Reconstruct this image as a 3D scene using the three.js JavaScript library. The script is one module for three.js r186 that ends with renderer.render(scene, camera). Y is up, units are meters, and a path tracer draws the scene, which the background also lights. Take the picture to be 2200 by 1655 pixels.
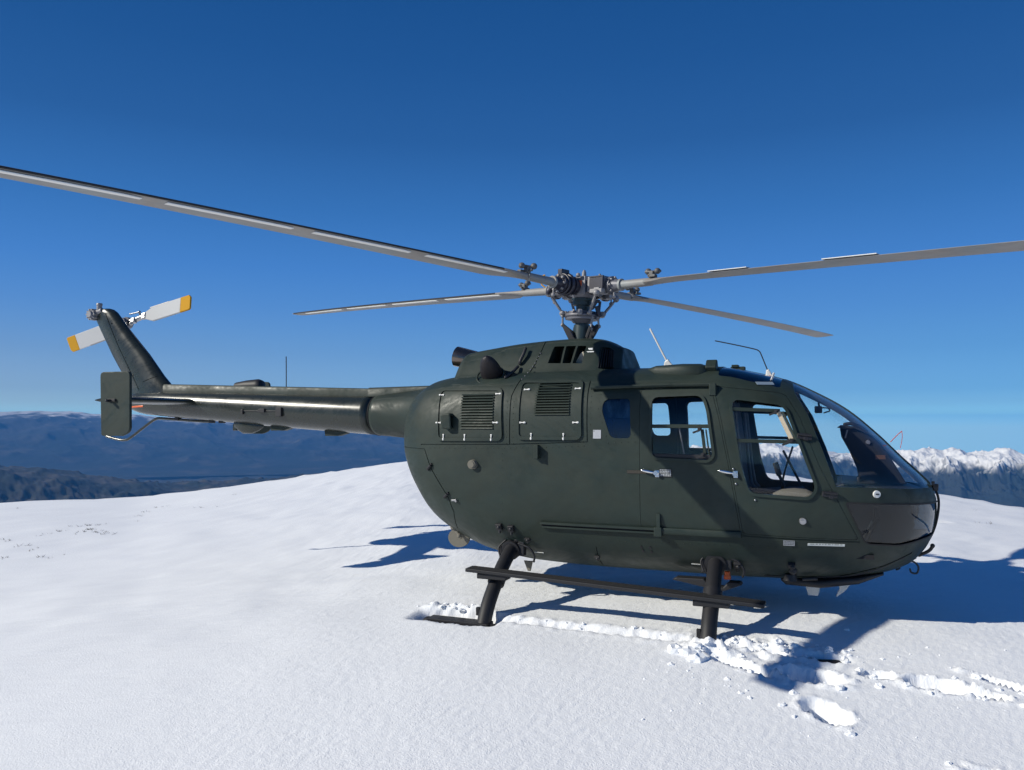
import * as THREE from 'three';
import { Brush, Evaluator, ADDITION, SUBTRACTION, INTERSECTION } from 'three-bvh-csg';
import { mergeGeometries, mergeVertices, toCreasedNormals } from 'three/addons/utils/BufferGeometryUtils.js';
import { RoundedBoxGeometry } from 'three/addons/geometries/RoundedBoxGeometry.js';
import { createNoise2D, createNoise3D } from 'simplex-noise';

// ---------------------------------------------------------------- camera, sky, sun, exposure
const scene = new THREE.Scene();
const EYE = 1.46;
const camera = new THREE.PerspectiveCamera(52.55, 2200 / 1655, 0.1, 90000);
camera.position.set(0, EYE, 0);
camera.rotation.x = THREE.MathUtils.degToRad(2.9);
const renderer = new THREE.WebGLRenderer({ antialias: true });
renderer.toneMapping = THREE.LinearToneMapping;
renderer.toneMappingExposure = 1;
renderer.shadowMap.enabled = true;

const SUN_DIR = new THREE.Vector3(-1.60, 1.0, 0.43).normalize();
{ // clear mountain sky: deep blue overhead, paler towards the horizon all the way round
  const W = 256, H = 1024, data = new Float32Array(W * H * 4);
  const stops = [[-90, .56, 1.06, 1.25], [0, .56, 1.06, 1.25], [.45, .45, .97, 1.22], [.9, .35, .80, 1.08], [1.4, .255, .585, .885], [2.3, .172, .455, .79], [3.5, .148, .405, .755], [5, .117, .345, .70], [8, .085, .275, .65], [11, .060, .225, .60], [15, .038, .170, .48],
    [20, .0220, .114, .350], [25, .0145, .092, .302], [29, .0110, .080, .272], [40, .009, .062, .215], [60, .007, .048, .175], [90, .006, .042, .16]];
  for (let y = 0; y < H; y++) {
    const e = ((y + .5) / H) * 180 - 90;
    let i = 1; while (i < stops.length - 1 && stops[i][0] < e) i++;
    const a = stops[i - 1], b = stops[i], t = Math.min(1, Math.max(0, (e - a[0]) / (b[0] - a[0])));
    for (let x = 0; x < W; x++) {
      const az = ((x + .5) / W - .5) * 2 * Math.PI, k = e < 0 ? .3 : Math.min(1.25, Math.max(0, (Math.cos(az - Math.atan2(SUN_DIR.z, SUN_DIR.x)) + .72))) * Math.exp(-((Math.max(0, e) / 5.5) ** 2)), warm = [.11, -.01, -.17]; // the horizon air is paler towards the sun
      for (let c = 0; c < 4; c++) data[(y * W + x) * 4 + c] = c === 3 ? 1 : a[c + 1] + (b[c + 1] - a[c + 1]) * t + warm[c] * k;
    }
  }
  const tex = new THREE.DataTexture(data, W, H, THREE.RGBAFormat, THREE.FloatType);
  tex.mapping = THREE.EquirectangularReflectionMapping; tex.magFilter = THREE.LinearFilter; tex.minFilter = THREE.LinearFilter; tex.needsUpdate = true;
  scene.background = tex; scene.environment = tex;
}
const sun = new THREE.DirectionalLight(new THREE.Color(1, .955, .84), 4.45);
sun.name = 'sun'; sun.position.copy(SUN_DIR).multiplyScalar(40); sun.castShadow = true; sun.shadow.mapSize.set(4096, 4096);
Object.assign(sun.shadow.camera, { left: -16, right: 16, top: 16, bottom: -16, near: 1, far: 90 });
sun.target.position.set(0.5, 0, -6.8); sun.position.add(sun.target.position);
scene.add(sun, sun.target);
scene.fog = new THREE.FogExp2(new THREE.Color(.10, .41, 1), 0.00006);

// ---------------------------------------------------------------- helpers
const V = (x, y, z) => new THREE.Vector3(x, y, z);
const rad = THREE.MathUtils.degToRad, lerp = THREE.MathUtils.lerp, clamp = THREE.MathUtils.clamp;
function rng(seed) { return () => { seed = (seed + 0x6d2b79f5) | 0; let t = Math.imul(seed ^ (seed >>> 15), 1 | seed); t = (t + Math.imul(t ^ (t >>> 7), 61 | t)) ^ t; return ((t ^ (t >>> 14)) >>> 0) / 4294967296; }; }
const n2 = createNoise2D(rng(11)), n2b = createNoise2D(rng(29)), n3 = createNoise3D(rng(7));
const sstep = (a, b, x) => { const t = clamp((x - a) / (b - a), 0, 1); return t * t * (3 - 2 * t); };
function fbm(x, y, o = 4, n = n2) { let s = 0, a = 1, f = 1, w = 0; for (let i = 0; i < o; i++) { s += a * n(x * f, y * f); w += a; a *= .5; f *= 2.03; } return s / w; }
function ridged(x, y, o = 5) { let s = 0, a = 1, f = 1, w = 0, p = 1; for (let i = 0; i < o; i++) { let v = 1 - Math.abs(n2b(x * f, y * f)); v *= v * p; p = clamp(v * 1.4, 0, 1); s += a * v; w += a; a *= .5; f *= 2.1; } return s / w; }
function table(pts, x) { let i = 1; while (i < pts.length - 1 && pts[i][0] < x) i++; const a = pts[i - 1], b = pts[i], t = clamp((x - a[0]) / (b[0] - a[0]), 0, 1); return a.length === 2 ? lerp(a[1], b[1], t) : a.map((v, k) => lerp(v, b[k], t)); }
function smoothTable(pts, x) { // Catmull-Rom through rows of numbers, first column is the parameter
  let i = 1; while (i < pts.length - 1 && pts[i][0] < x) i++;
  const p1 = pts[i - 1], p2 = pts[i], p0 = pts[i - 2] ?? p1, p3 = pts[i + 1] ?? p2, h = p2[0] - p1[0], t = clamp((x - p1[0]) / h, 0, 1), t2 = t * t, t3 = t2 * t;
  return p1.map((v, k) => {
    const d = (p2[k] - v) / h, dl = p1[0] > p0[0] ? (v - p0[k]) / (p1[0] - p0[0]) : d, dr = p3[0] > p2[0] ? (p3[k] - p2[k]) / (p3[0] - p2[0]) : d;
    const m = (a, b) => (a * b <= 0 ? 0 : 2 * a * b / (a + b));
    const m1 = i > 1 ? m(dl, d) : d, m2 = i < pts.length - 1 ? m(d, dr) : d;
    return (2 * t3 - 3 * t2 + 1) * v + (t3 - 2 * t2 + t) * h * m1 + (-2 * t3 + 3 * t2) * p2[k] + (t3 - t2) * h * m2;
  });
}
const used = new Map();
function numbered(name) { const k = (used.get(name) ?? -1) + 1; used.set(name, k); return k ? name + '_' + String(k).padStart(3, '0') : name; }
function planarUV(g) { // uv in metres, each face laid flat along its main axis
  const p = g.attributes.position, uv = new Float32Array(p.count * 2), n = g.attributes.normal;
  for (let i = 0; i < p.count; i++) {
    const ax = Math.abs(n.getX(i)), ay = Math.abs(n.getY(i)), az = Math.abs(n.getZ(i));
    if (az >= ax && az >= ay) { uv[i * 2] = p.getX(i); uv[i * 2 + 1] = p.getY(i); }
    else if (ay >= ax) { uv[i * 2] = p.getX(i); uv[i * 2 + 1] = p.getZ(i); }
    else { uv[i * 2] = p.getZ(i); uv[i * 2 + 1] = p.getY(i); }
  }
  g.setAttribute('uv', new THREE.BufferAttribute(uv, 2)); return g;
}
function clean(g) { const c = new THREE.BufferGeometry(); c.setAttribute('position', g.attributes.position); c.setAttribute('normal', g.attributes.normal); if (g.index) c.setIndex(g.index); return c.index ? c.toNonIndexed() : c; }
function join(list) { return list.length === 1 ? list[0] : mergeGeometries(list.map(clean)); }
function mesh(name, geos, mat, parent, label, kind) {
  const g = planarUV(clean(join(Array.isArray(geos) ? geos : [geos])));
  const m = new THREE.Mesh(g, mat); m.name = numbered(name); m.castShadow = m.receiveShadow = true;
  if (label) m.userData.label = label; if (kind) m.userData.kind = kind;
  if (parent) parent.add(m); return m;
}
function part(name, parent, label) { const o = new THREE.Group(); o.name = numbered(name); if (label) o.userData.label = label; parent.add(o); return o; }
function bar(a, b, r1, r2 = r1, seg = 16) { // round bar with closed ends from a to b
  const A = V(...a), B = V(...b), d = B.clone().sub(A), g = new THREE.CylinderGeometry(r2, r1, d.length(), seg);
  g.applyQuaternion(new THREE.Quaternion().setFromUnitVectors(V(0, 1, 0), d.clone().normalize())); const c = A.add(B).multiplyScalar(.5); return g.translate(c.x, c.y, c.z);
}
function tube(pts, r, seg = 40, rs = 12, tension = .5) {
  const c = new THREE.CatmullRomCurve3(pts.map((p) => V(...p)), false, 'catmullrom', tension), g = [new THREE.TubeGeometry(c, seg, r, rs, false)];
  for (const p of [pts[0], pts[pts.length - 1]]) g.push(new THREE.SphereGeometry(r, rs, 8).translate(...p)); return join(g);
}
function box(w, h, d, pos, rot = [0, 0, 0], bev = .15) {
  const r = Math.min(w, h, d) * bev, g = new RoundedBoxGeometry(w, h, d, 2, r);
  g.applyMatrix4(new THREE.Matrix4().makeRotationFromEuler(new THREE.Euler(...rot))); return g.translate(...pos);
}
function ball(r, pos, sc = [1, 1, 1]) { return new THREE.SphereGeometry(r, 20, 14).scale(...sc).translate(...pos); }
function rounded(pts, r = 0) { // polygon with rounded corners; r is one radius or one per corner
  const s = new THREE.Shape(), n = pts.length;
  pts.forEach((p, i) => {
    const a = pts[(i + n - 1) % n], b = pts[(i + 1) % n], rr = Array.isArray(r) ? r[i] : r;
    const la = Math.hypot(a[0] - p[0], a[1] - p[1]), lb = Math.hypot(b[0] - p[0], b[1] - p[1]), q = Math.min(rr, la * .49, lb * .49);
    const e = [p[0] + (a[0] - p[0]) / la * q, p[1] + (a[1] - p[1]) / la * q], f = [p[0] + (b[0] - p[0]) / lb * q, p[1] + (b[1] - p[1]) / lb * q];
    if (i === 0) s.moveTo(...e); else s.lineTo(...e);
    if (q > 1e-5) s.quadraticCurveTo(p[0], p[1], f[0], f[1]);
  });
  s.closePath(); return s;
}
function prism(pts, z0, z1, r = 0, seg = 6) { return new THREE.ExtrudeGeometry(rounded(pts, r), { depth: z1 - z0, bevelEnabled: false, curveSegments: seg }).translate(0, 0, z0); }
function slab(pts, z0, z1, bev = .004, r = 0) { return new THREE.ExtrudeGeometry(rounded(pts, r), { depth: z1 - z0 - 2 * bev, bevelEnabled: true, bevelSize: bev, bevelThickness: bev, bevelSegments: 2, bevelOffset: -bev, curveSegments: 6 }).translate(0, 0, z0 + bev); }
function inset(pts, d) { // polygon moved inwards by d (pts in clockwise or counter-clockwise order)
  let area = 0; pts.forEach((p, i) => { const q = pts[(i + 1) % pts.length]; area += p[0] * q[1] - q[0] * p[1]; }); const s = Math.sign(area), n = pts.length;
  return pts.map((p, i) => {
    const a = pts[(i + n - 1) % n], b = pts[(i + 1) % n], e = (u, v) => { const l = Math.hypot(v[0] - u[0], v[1] - u[1]); return [-(v[1] - u[1]) / l * s, (v[0] - u[0]) / l * s]; };
    const m = e(a, p), k = e(p, b), dot = 1 + m[0] * k[0] + m[1] * k[1]; return [p[0] + d * (m[0] + k[0]) / dot, p[1] + d * (m[1] + k[1]) / dot];
  });
}
function band(pts, w) { // a polyline widened to a polygon
  const L = [], R = [], n = pts.length;
  pts.forEach((p, i) => {
    const a = pts[Math.max(0, i - 1)], b = pts[Math.min(n - 1, i + 1)], l = Math.hypot(b[0] - a[0], b[1] - a[1]), nx = -(b[1] - a[1]) / l * w / 2, ny = (b[0] - a[0]) / l * w / 2;
    L.push([p[0] + nx, p[1] + ny]); R.unshift([p[0] - nx, p[1] - ny]);
  });
  return L.concat(R);
}
const flipZ = (g) => { const c = clean(g).clone().applyMatrix4(new THREE.Matrix4().makeScale(1, 1, -1)), p = c.attributes.position, n = c.attributes.normal; // mirrored with its faces still turned outwards
  for (let i = 0; i < p.count; i += 3) for (const a of [p, n]) for (let k = 0; k < 3; k++) { const t = a.array[(i + 1) * 3 + k]; a.array[(i + 1) * 3 + k] = a.array[(i + 2) * 3 + k]; a.array[(i + 2) * 3 + k] = t; } return c; };
function loft(rings, smooth = true) { // closed skin through rings of equal length, fans at both ends
  const n = rings[0].length, pos = [], idx = [];
  for (const r of rings) for (const p of r) pos.push(...p);
  for (let i = 0; i < rings.length - 1; i++) for (let j = 0; j < n; j++) { const k = (j + 1) % n, a = i * n + j, b = i * n + k, c = a + n, d = b + n; idx.push(a, b, c, b, d, c); }
  for (const e of [0, rings.length - 1]) {
    const c = [0, 0, 0]; for (const p of rings[e]) for (let k = 0; k < 3; k++) c[k] += p[k] / n; const id = pos.length / 3; pos.push(...c);
    for (let j = 0; j < n; j++) { const a = e * n + j, b = e * n + (j + 1) % n; e ? idx.push(id, a, b) : idx.push(id, b, a); }
  }
  let vol = 0; const P = (i) => [pos[i * 3], pos[i * 3 + 1], pos[i * 3 + 2]];
  for (let i = 0; i < idx.length; i += 3) { const [a, b, c] = [P(idx[i]), P(idx[i + 1]), P(idx[i + 2])]; vol += a[0] * (b[1] * c[2] - b[2] * c[1]) - a[1] * (b[0] * c[2] - b[2] * c[0]) + a[2] * (b[0] * c[1] - b[1] * c[0]); }
  if (vol < 0) for (let i = 0; i < idx.length; i += 3) [idx[i + 1], idx[i + 2]] = [idx[i + 2], idx[i + 1]];
  const g = new THREE.BufferGeometry(); g.setAttribute('position', new THREE.Float32BufferAttribute(pos, 3)); g.setIndex(idx); g.computeVertexNormals(); return smooth === true ? g : toCreasedNormals(g, smooth);
}
const evaluator = new Evaluator(); evaluator.attributes = ['position', 'normal']; evaluator.useGroups = false;
const brush = (g) => { const b = new Brush(clean(g)); b.updateMatrixWorld(); return b; };
function csg(a, b, op) { const A = a.isBrush ? a : brush(a), B = b.isBrush ? b : brush(b); const r = evaluator.evaluate(A, B, op); r.updateMatrixWorld(); return r; }
const cut = (a, ...bs) => bs.reduce((s, b) => csg(s, b, SUBTRACTION), a), common = (a, b) => csg(a, b, INTERSECTION).geometry;

// ---------------------------------------------------------------- materials
function canvasTex(w, h, draw, color = true) { const c = document.createElement('canvas'); c.width = w; c.height = h; draw(c.getContext('2d'), w, h); const t = new THREE.CanvasTexture(c); if (color) t.colorSpace = THREE.SRGBColorSpace; t.wrapS = t.wrapT = THREE.RepeatWrapping; return t; }
function noiseTex(size, f, linear = true) { // f(u, v) in 0..1 -> value 0..255, tiles by blending on a torus
  const d = new Uint8Array(size * size * 4);
  for (let y = 0; y < size; y++) for (let x = 0; x < size; x++) { const v = f(x / size, y / size), o = (y * size + x) * 4; const a = Array.isArray(v) ? v : [v, v, v]; for (let c = 0; c < 3; c++) d[o + c] = clamp(Math.round(a[c] * 255), 0, 255); d[o + 3] = 255; }
  const t = new THREE.DataTexture(d, size, size); t.wrapS = t.wrapT = THREE.RepeatWrapping; t.magFilter = t.minFilter = THREE.LinearFilter; if (!linear) t.colorSpace = THREE.SRGBColorSpace; t.needsUpdate = true; return t;
}
function torus(u, v, f, seed = 0) { const a = u * 2 * Math.PI, b = v * 2 * Math.PI, r = f / (2 * Math.PI); return n3(Math.cos(a) * r + seed, Math.sin(a) * r + Math.cos(b) * r * 1.31, Math.sin(b) * r * 1.31 + seed * .7); }
function lattice(size, n, seed) { // value noise on a grid that closes on itself
  const r = rng(seed), g = Float32Array.from({ length: n * n }, () => r()), out = new Float32Array(size * size), s = (t) => t * t * (3 - 2 * t);
  for (let y = 0; y < size; y++) for (let x = 0; x < size; x++) {
    const u = x / size * n, v = y / size * n, i = Math.floor(u), j = Math.floor(v), a = s(u - i), b = s(v - j), i1 = (i + 1) % n, j1 = (j + 1) % n;
    out[y * size + x] = lerp(lerp(g[j * n + i], g[j * n + i1], a), lerp(g[j1 * n + i], g[j1 * n + i1], a), b);
  }
  return out;
}
const paintRough = noiseTex(512, (u, v) => .57 + .13 * torus(u, v, 7, 3) + .08 * torus(u, v, 30, 9) + .05 * torus(u, v, 110, 1));
const paintTone = noiseTex(512, (u, v) => { const k = .88 + .07 * torus(u, v, 5, 13) + .05 * torus(u, v, 22, 4) + .03 * torus(u, v, 90, 6), w = .06 * torus(u, v, 4, 21) + .04 * torus(u, v, 11, 40); return [k + w, k, k - w * .6]; });
const paintBump = noiseTex(512, (u, v) => .5 + .32 * torus(u, v, 6, 31) + .1 * torus(u, v, 18, 2));
for (const t of [paintRough, paintTone, paintBump]) t.repeat.set(.55, .55);
const lin = (r, g, b) => new THREE.Color().setRGB(r, g, b);
const M = {};
M.olive = new THREE.MeshPhysicalMaterial({ color: lin(.0245, .0365, .0300), map: paintTone, specularIntensity: .6, roughness: .92, roughnessMap: paintRough, bumpMap: paintBump, bumpScale: .0016 });
M.oliveGloss = new THREE.MeshPhysicalMaterial({ color: lin(.022, .028, .0235), map: paintTone, roughness: .50, roughnessMap: paintRough, specularIntensity: .8, clearcoat: .3, clearcoatRoughness: .2 });
M.black = new THREE.MeshStandardMaterial({ color: lin(.014, .014, .017), roughness: .55 });
M.blackMatte = new THREE.MeshStandardMaterial({ color: lin(.008, .008, .011), roughness: .9 });
M.rubber = new THREE.MeshStandardMaterial({ color: lin(.01, .01, .011), roughness: .7 });
M.skid = new THREE.MeshStandardMaterial({ color: lin(.0125, .0125, .0155), roughness: .6, map: paintTone });
M.steel = new THREE.MeshStandardMaterial({ color: lin(.42, .42, .43), roughness: .32, metalness: .9 });
M.chrome = new THREE.MeshStandardMaterial({ color: lin(.75, .75, .76), roughness: .18, metalness: 1 });
M.exhaust = new THREE.MeshStandardMaterial({ color: lin(.17, .14, .12), roughness: .3, metalness: .95, roughnessMap: paintRough });
M.sooty = new THREE.MeshStandardMaterial({ color: lin(.02, .017, .02), roughness: .55, metalness: .3 });
M.grey = new THREE.MeshStandardMaterial({ color: lin(.29, .285, .275), roughness: .55, map: paintTone });
M.greyDark = new THREE.MeshStandardMaterial({ color: lin(.11, .115, .12), roughness: .5, map: paintTone });
M.hubGrey = new THREE.MeshStandardMaterial({ color: lin(.15, .15, .17), roughness: .45, metalness: .25 });
M.hubPale = new THREE.MeshStandardMaterial({ color: lin(.25, .245, .255), roughness: .5, metalness: .15 });
M.hubDark = new THREE.MeshStandardMaterial({ color: lin(.03, .03, .045), roughness: .4 });
M.tab = new THREE.MeshStandardMaterial({ color: lin(.74, .73, .7), roughness: .5 });
M.white = new THREE.MeshStandardMaterial({ color: lin(.66, .66, .64), roughness: .4 });
M.bladeWhite = new THREE.MeshStandardMaterial({ color: lin(.53, .53, .525), roughness: .85 });
M.yellow = new THREE.MeshStandardMaterial({ color: lin(.56, .28, .008), roughness: .9 });
M.orange = new THREE.MeshStandardMaterial({ color: lin(.7, .12, .02), roughness: .4 });
M.red = new THREE.MeshStandardMaterial({ color: lin(.5, .06, .04), roughness: .5 });
M.tan = new THREE.MeshStandardMaterial({ color: lin(.45, .38, .28), roughness: .7 });
M.glass = new THREE.MeshPhysicalMaterial({ color: lin(.985, .99, .995), transmission: 1, thickness: 0, roughness: .015, ior: 1.5, specularIntensity: .5 });
M.glassChin = new THREE.MeshPhysicalMaterial({ color: lin(.36, .44, .50), transmission: 1, thickness: 0, roughness: .03, ior: 1.5, specularIntensity: 1.5 });
M.glassBlue = new THREE.MeshPhysicalMaterial({ color: lin(.16, .24, .34), transmission: 1, thickness: 0, roughness: .04, ior: 1.5 });
M.glassRear = new THREE.MeshPhysicalMaterial({ color: lin(.55, .72, .92), transmission: 1, thickness: 0, roughness: .06, ior: 1.5 });
M.seat = new THREE.MeshStandardMaterial({ color: lin(.018, .02, .03), roughness: .85 });
M.seatNet = new THREE.MeshStandardMaterial({ color: lin(.03, .034, .045), roughness: .8 });
M.canvas = new THREE.MeshStandardMaterial({ color: lin(.15, .14, .115), roughness: .9 });
M.post = new THREE.MeshPhysicalMaterial({ color: lin(.03, .045, .07), roughness: .35, clearcoat: 1, clearcoatRoughness: .08 });
M.snow = null;

// ---------------------------------------------------------------- where the helicopter stands
const YAW = rad(22.61), CY_ = Math.cos(YAW), SY_ = Math.sin(YAW), HELI = [0.6284, 0, -6.795];
const toLocal = (X, Z) => { const a = X - HELI[0], b = Z - HELI[2]; return [a * CY_ + b * SY_, -a * SY_ + b * CY_]; };
const toWorld = (x, z) => [HELI[0] + x * CY_ - z * SY_, HELI[2] + x * SY_ + z * CY_];

// ---------------------------------------------------------------- the snowy hilltop
const BROW = [[-.95, .128, 20], [-.656, .1014, 22], [-.477, .0943, 23], [-.328, .0764, 24], [-.239, .0633, 25], [-.143, .0495, 26], [-.06, .0436, 26], [.09, .0453, 26], [.209, .0525, 23], [.328, .0644, 20], [.418, .079, 17], [.543, .0955, 14.5], [.585, .1032, 14], [.656, .115, 13], [.95, .16, 11]];
const holes = [ // footprints and scuffs: world x, z, half length, half width, turn, depth
  [1.66, -4.20, .15, .085, 1.25, .12], [2.14, -4.66, .09, .05, .2, .05], [2.42, -4.52, .17, .085, .5, .115], [2.63, -4.40, .11, .04, .7, .045], [1.74, -4.66, .19, .09, .5, .08], [1.37, -4.86, .27, .05, .9, .04],
  [2.17, -3.46, .17, .10, 1.1, .12], [2.83, -4.52, .20, .03, .9, .035], [3.05, -4.25, .16, .08, .7, .06], [3.1, -9.0, .2, .1, .3, .06], [3.6, -8.8, .2, .1, .2, .06], [4.6, -9.6, .25, .1, .3, .06], [5.1, -10.4, .3, .12, .2, .07], [5.9, -11.2, .3, .12, .3, .07], [4.4, -11.4, .3, .12, .1, .06],
];
function hilltop(X, Z) {
  const d = -Z, u = d > 1 ? clamp(X / d, -.95, .95) : clamp(X, -.95, .95), [, S, D] = table(BROW, u);
  const top = EYE - S * D;
  let h = lerp(-.13, .075, sstep(2.8, 6.0, d));
  { const q = Math.min(d, D) - 6, e = (Math.sqrt(q * q + 3) + q) / 2; h += (top - .075) * e / (D - 6) * sstep(0, 5, d); }
  if (d > D) { const e = d - D, g = (top - .075) / (D - 6); h = top + g * e - .022 * e * e; h += .05 * fbm(X * .8, Z * .8, 2) * Math.min(1, e); }
  h -= .075 * (Math.sqrt((X + .7) ** 2 + 2.2) - X - .7) * .5 * sstep(14, 5, d) * sstep(-6, 2, d); // the slope falls away to the left
  if (d < 2) h -= .004 * (2 - d) ** 2;
  return h;
}
function snowHeight(X, Z) {
  let h = hilltop(X, Z);
  const d = Math.hypot(X, Z), far = sstep(9, 18, d);
  h += .028 * fbm(X * .35 + 3, Z * .35, 3) * sstep(2, 8, d);
  // wind-packed ripples, long across the slope
  const rx = X * .93 - Z * .36, rz = X * .36 + Z * .93;
  h += (.010 + .006 * sstep(7, 14, d)) * fbm(rx * .9, rz * 3.4, 3, n2b) * sstep(3.5, 9, d);
  h += .03 * far * Math.max(0, fbm(X * 1.1, Z * 1.1, 3) - .25) * 1.6;
  if (d < 14) h += (.0022 * n2(X * 19, Z * 19) + .0016 * n2(X * 41, Z * 41) + .0012 * n2b(X * 83, Z * 83)) * sstep(14, 9, d);
  // the trench of the near skid and the broken crust beside it
  const [lx, lz] = toLocal(X, Z);
  if (lx > -1.4 && lx < 2.9 && lz > .7 && lz < 2.0) {
    const w = lz - 1.215 - .012 * n2(lx * 5, 2) - .022 * sstep(-.3, -.45, lx), rough = fbm(X * 9, Z * 9, 3), open = sstep(-1.0, -.8, lx) * sstep(-.22, -.38, lx), front = sstep(1.35, 1.6, lx) * sstep(2.25, 2.05, lx), mid = sstep(-.4, -.25, lx) * sstep(2.15, 2.0, lx);
    const trench = (hw, edge) => sstep(hw + edge, hw, Math.abs(w + .02 * rough));
    h -= (.125 * open * trench(.095 + .04 * sstep(-.9, -.6, lx), .055)) + mid * (.026 + .02 * rough) * trench(.022, .04) * (1 - open) + front * (.09 * sstep(1.82, 1.86, lx) * sstep(1.95, 1.91, lx)) * trench(.035, .045);
    h += mid * .016 * Math.exp(-(((w + .08) / .045) ** 2)) * (.5 + .9 * rough) + mid * .008 * Math.exp(-(((w - .1) / .05) ** 2)) * (.4 + rough);
    const crust = Math.exp(-(((lx - 1.55) / .42) ** 2)) * Math.exp(-(((lz - 1.17) / .22) ** 2));
    h += crust * (.045 * ridged(X * 5.2, Z * 5.2, 4) + .03 * rough - .008);
    h += .055 * Math.exp(-(((lx - 1.24) / .13) ** 2) - ((lz - 1.335) / .09) ** 2) * (1 + .5 * rough);
    const back = sstep(-1.05, -.9, lx) * sstep(-.35, -.5, lx) * Math.exp(-(((w + .19) / .06) ** 2)); h += back * (.03 + .03 * rough);
  }
  for (const [hx, hz, a, b, t, dep] of holes) {
    const px = X - hx, pz = Z - hz; if (Math.abs(px) > .8 || Math.abs(pz) > .8) continue;
    const c = Math.cos(t), s = Math.sin(t), q = Math.sqrt(((px * c + pz * s) / a) ** 2 + ((-px * s + pz * c) / b) ** 2) + .13 * fbm(X * 8, Z * 8, 3);
    h -= dep * sstep(1.12, .72, q) * (1 + .25 * fbm(X * 14, Z * 14, 2)); h += .03 * Math.exp(-(((q - 1.3) / .22) ** 2)) * Math.max(0, .3 + fbm(X * 11, Z * 11, 3));
  }
  return h;
}
const grainA = lattice(1024, 107, 3), grainB = lattice(1024, 181, 4), grainC = lattice(1024, 41, 5), grainD = lattice(1024, 299, 6);
const grain = noiseTex(1024, (u, v) => { const k = Math.round(v * 1024) * 1024 + Math.round(u * 1024); return .10 * grainC[k] + .34 * grainA[k] + .36 * grainB[k] + .20 * grainD[k]; }); grain.repeat.set(1.05, 1.05);
M.snow = new THREE.MeshPhysicalMaterial({ color: lin(.875, .89, .91), roughness: .75, bumpMap: grain, bumpScale: .0028, specularIntensity: .5 });
{ // one sheet, finely divided round the helicopter
  const axis = (a, b, lo, hi, step) => { const r = []; for (let v = a; v <= b; v += step) r.push(v); let s = step, v = a; while (v > lo) { s *= 1.034; v -= s; r.unshift(v); } s = step; v = r[r.length - 1]; while (v < hi) { s *= 1.034; v += s; r.push(v); } return r; };
  const xs = axis(-1.6, 3.6, -90, 90, .02), zs = axis(-6.9, -3.0, -130, 60, .02), nx = xs.length, nz = zs.length, pos = new Float32Array(nx * nz * 3), uv = new Float32Array(nx * nz * 2), idx = [];
  for (let j = 0; j < nz; j++) for (let i = 0; i < nx; i++) { const k = j * nx + i; pos[k * 3] = xs[i]; pos[k * 3 + 1] = snowHeight(xs[i], zs[j]); pos[k * 3 + 2] = zs[j]; uv[k * 2] = xs[i]; uv[k * 2 + 1] = -zs[j]; }
  for (let j = 0; j < nz - 1; j++) for (let i = 0; i < nx - 1; i++) { const a = j * nx + i, b = a + 1, c = a + nx, d = c + 1; idx.push(a, c, b, b, c, d); }
  const g = new THREE.BufferGeometry(); g.setAttribute('position', new THREE.BufferAttribute(pos, 3)); g.setAttribute('uv', new THREE.BufferAttribute(uv, 2)); g.setIndex(idx); g.computeVertexNormals();
  const m = new THREE.Mesh(g, M.snow); m.name = 'snow_ground'; m.castShadow = m.receiveShadow = true;
  m.userData = { kind: 'structure', label: 'wind-packed snow on the hilltop under the helicopter, with footprints', category: 'snow' }; scene.add(m);
}
{ // loose lumps of broken crust
  const r = rng(5), list = [];
  const lump = (X, Z, s) => {
    const g = new THREE.IcosahedronGeometry(s, 1), p = g.attributes.position, o = r() * 90, v = V();
    for (let i = 0; i < p.count; i++) { v.fromBufferAttribute(p, i); const k = 1 + .45 * n3(v.x / s * .9 + o, v.y / s * .9, v.z / s * .9); p.setXYZ(i, v.x * k * 1.15, v.y * k * .72, v.z * k); }
    g.rotateY(r() * 6); g.translate(X, snowHeight(X, Z) + s * .12, Z); g.computeVertexNormals(); list.push(g);
  };
  const cluster = (lx, lz, sx, sz, n, s0, s1) => { for (let i = 0; i < n; i++) { const [X, Z] = toWorld(lx + (r() + r() + r() - 1.5) * sx, lz + (r() + r() + r() - 1.5) * sz); lump(X, Z, lerp(s0, s1, r() ** 3)); } };
  cluster(1.16, 1.44, .16, .13, 15, .018, .055); cluster(1.55, 1.14, .34, .11, 26, .012, .042); cluster(1.95, 1.15, .25, .1, 12, .010, .03); cluster(.7, 1.15, 1.1, .05, 14, .006, .018);
  cluster(-.75, 1.05, .25, .05, 14, .01, .03); cluster(1.5, 1.75, .5, .3, 14, .005, .018); cluster(2.4, 1.0, .5, .4, 12, .005, .018); cluster(1.2, 1.9, 1.1, .6, 20, .003, .010);
  for (const [hx, hz] of holes.slice(0, 9)) for (let i = 0; i < 7; i++) lump(hx + (r() - .5) * .7, hz + (r() - .5) * .55, .005 + .017 * r() ** 2);
  const m = new THREE.Mesh(mergeGeometries(list.map((g) => { g.deleteAttribute('uv'); return g; })), new THREE.MeshStandardMaterial({ color: lin(.865, .88, .90), roughness: .8 }));
  m.name = 'snow_lumps'; m.castShadow = m.receiveShadow = true; m.userData = { kind: 'stuff', label: 'loose lumps of broken snow crust beside the skid and the footprints', category: 'snow' }; scene.add(m);
}
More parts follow.
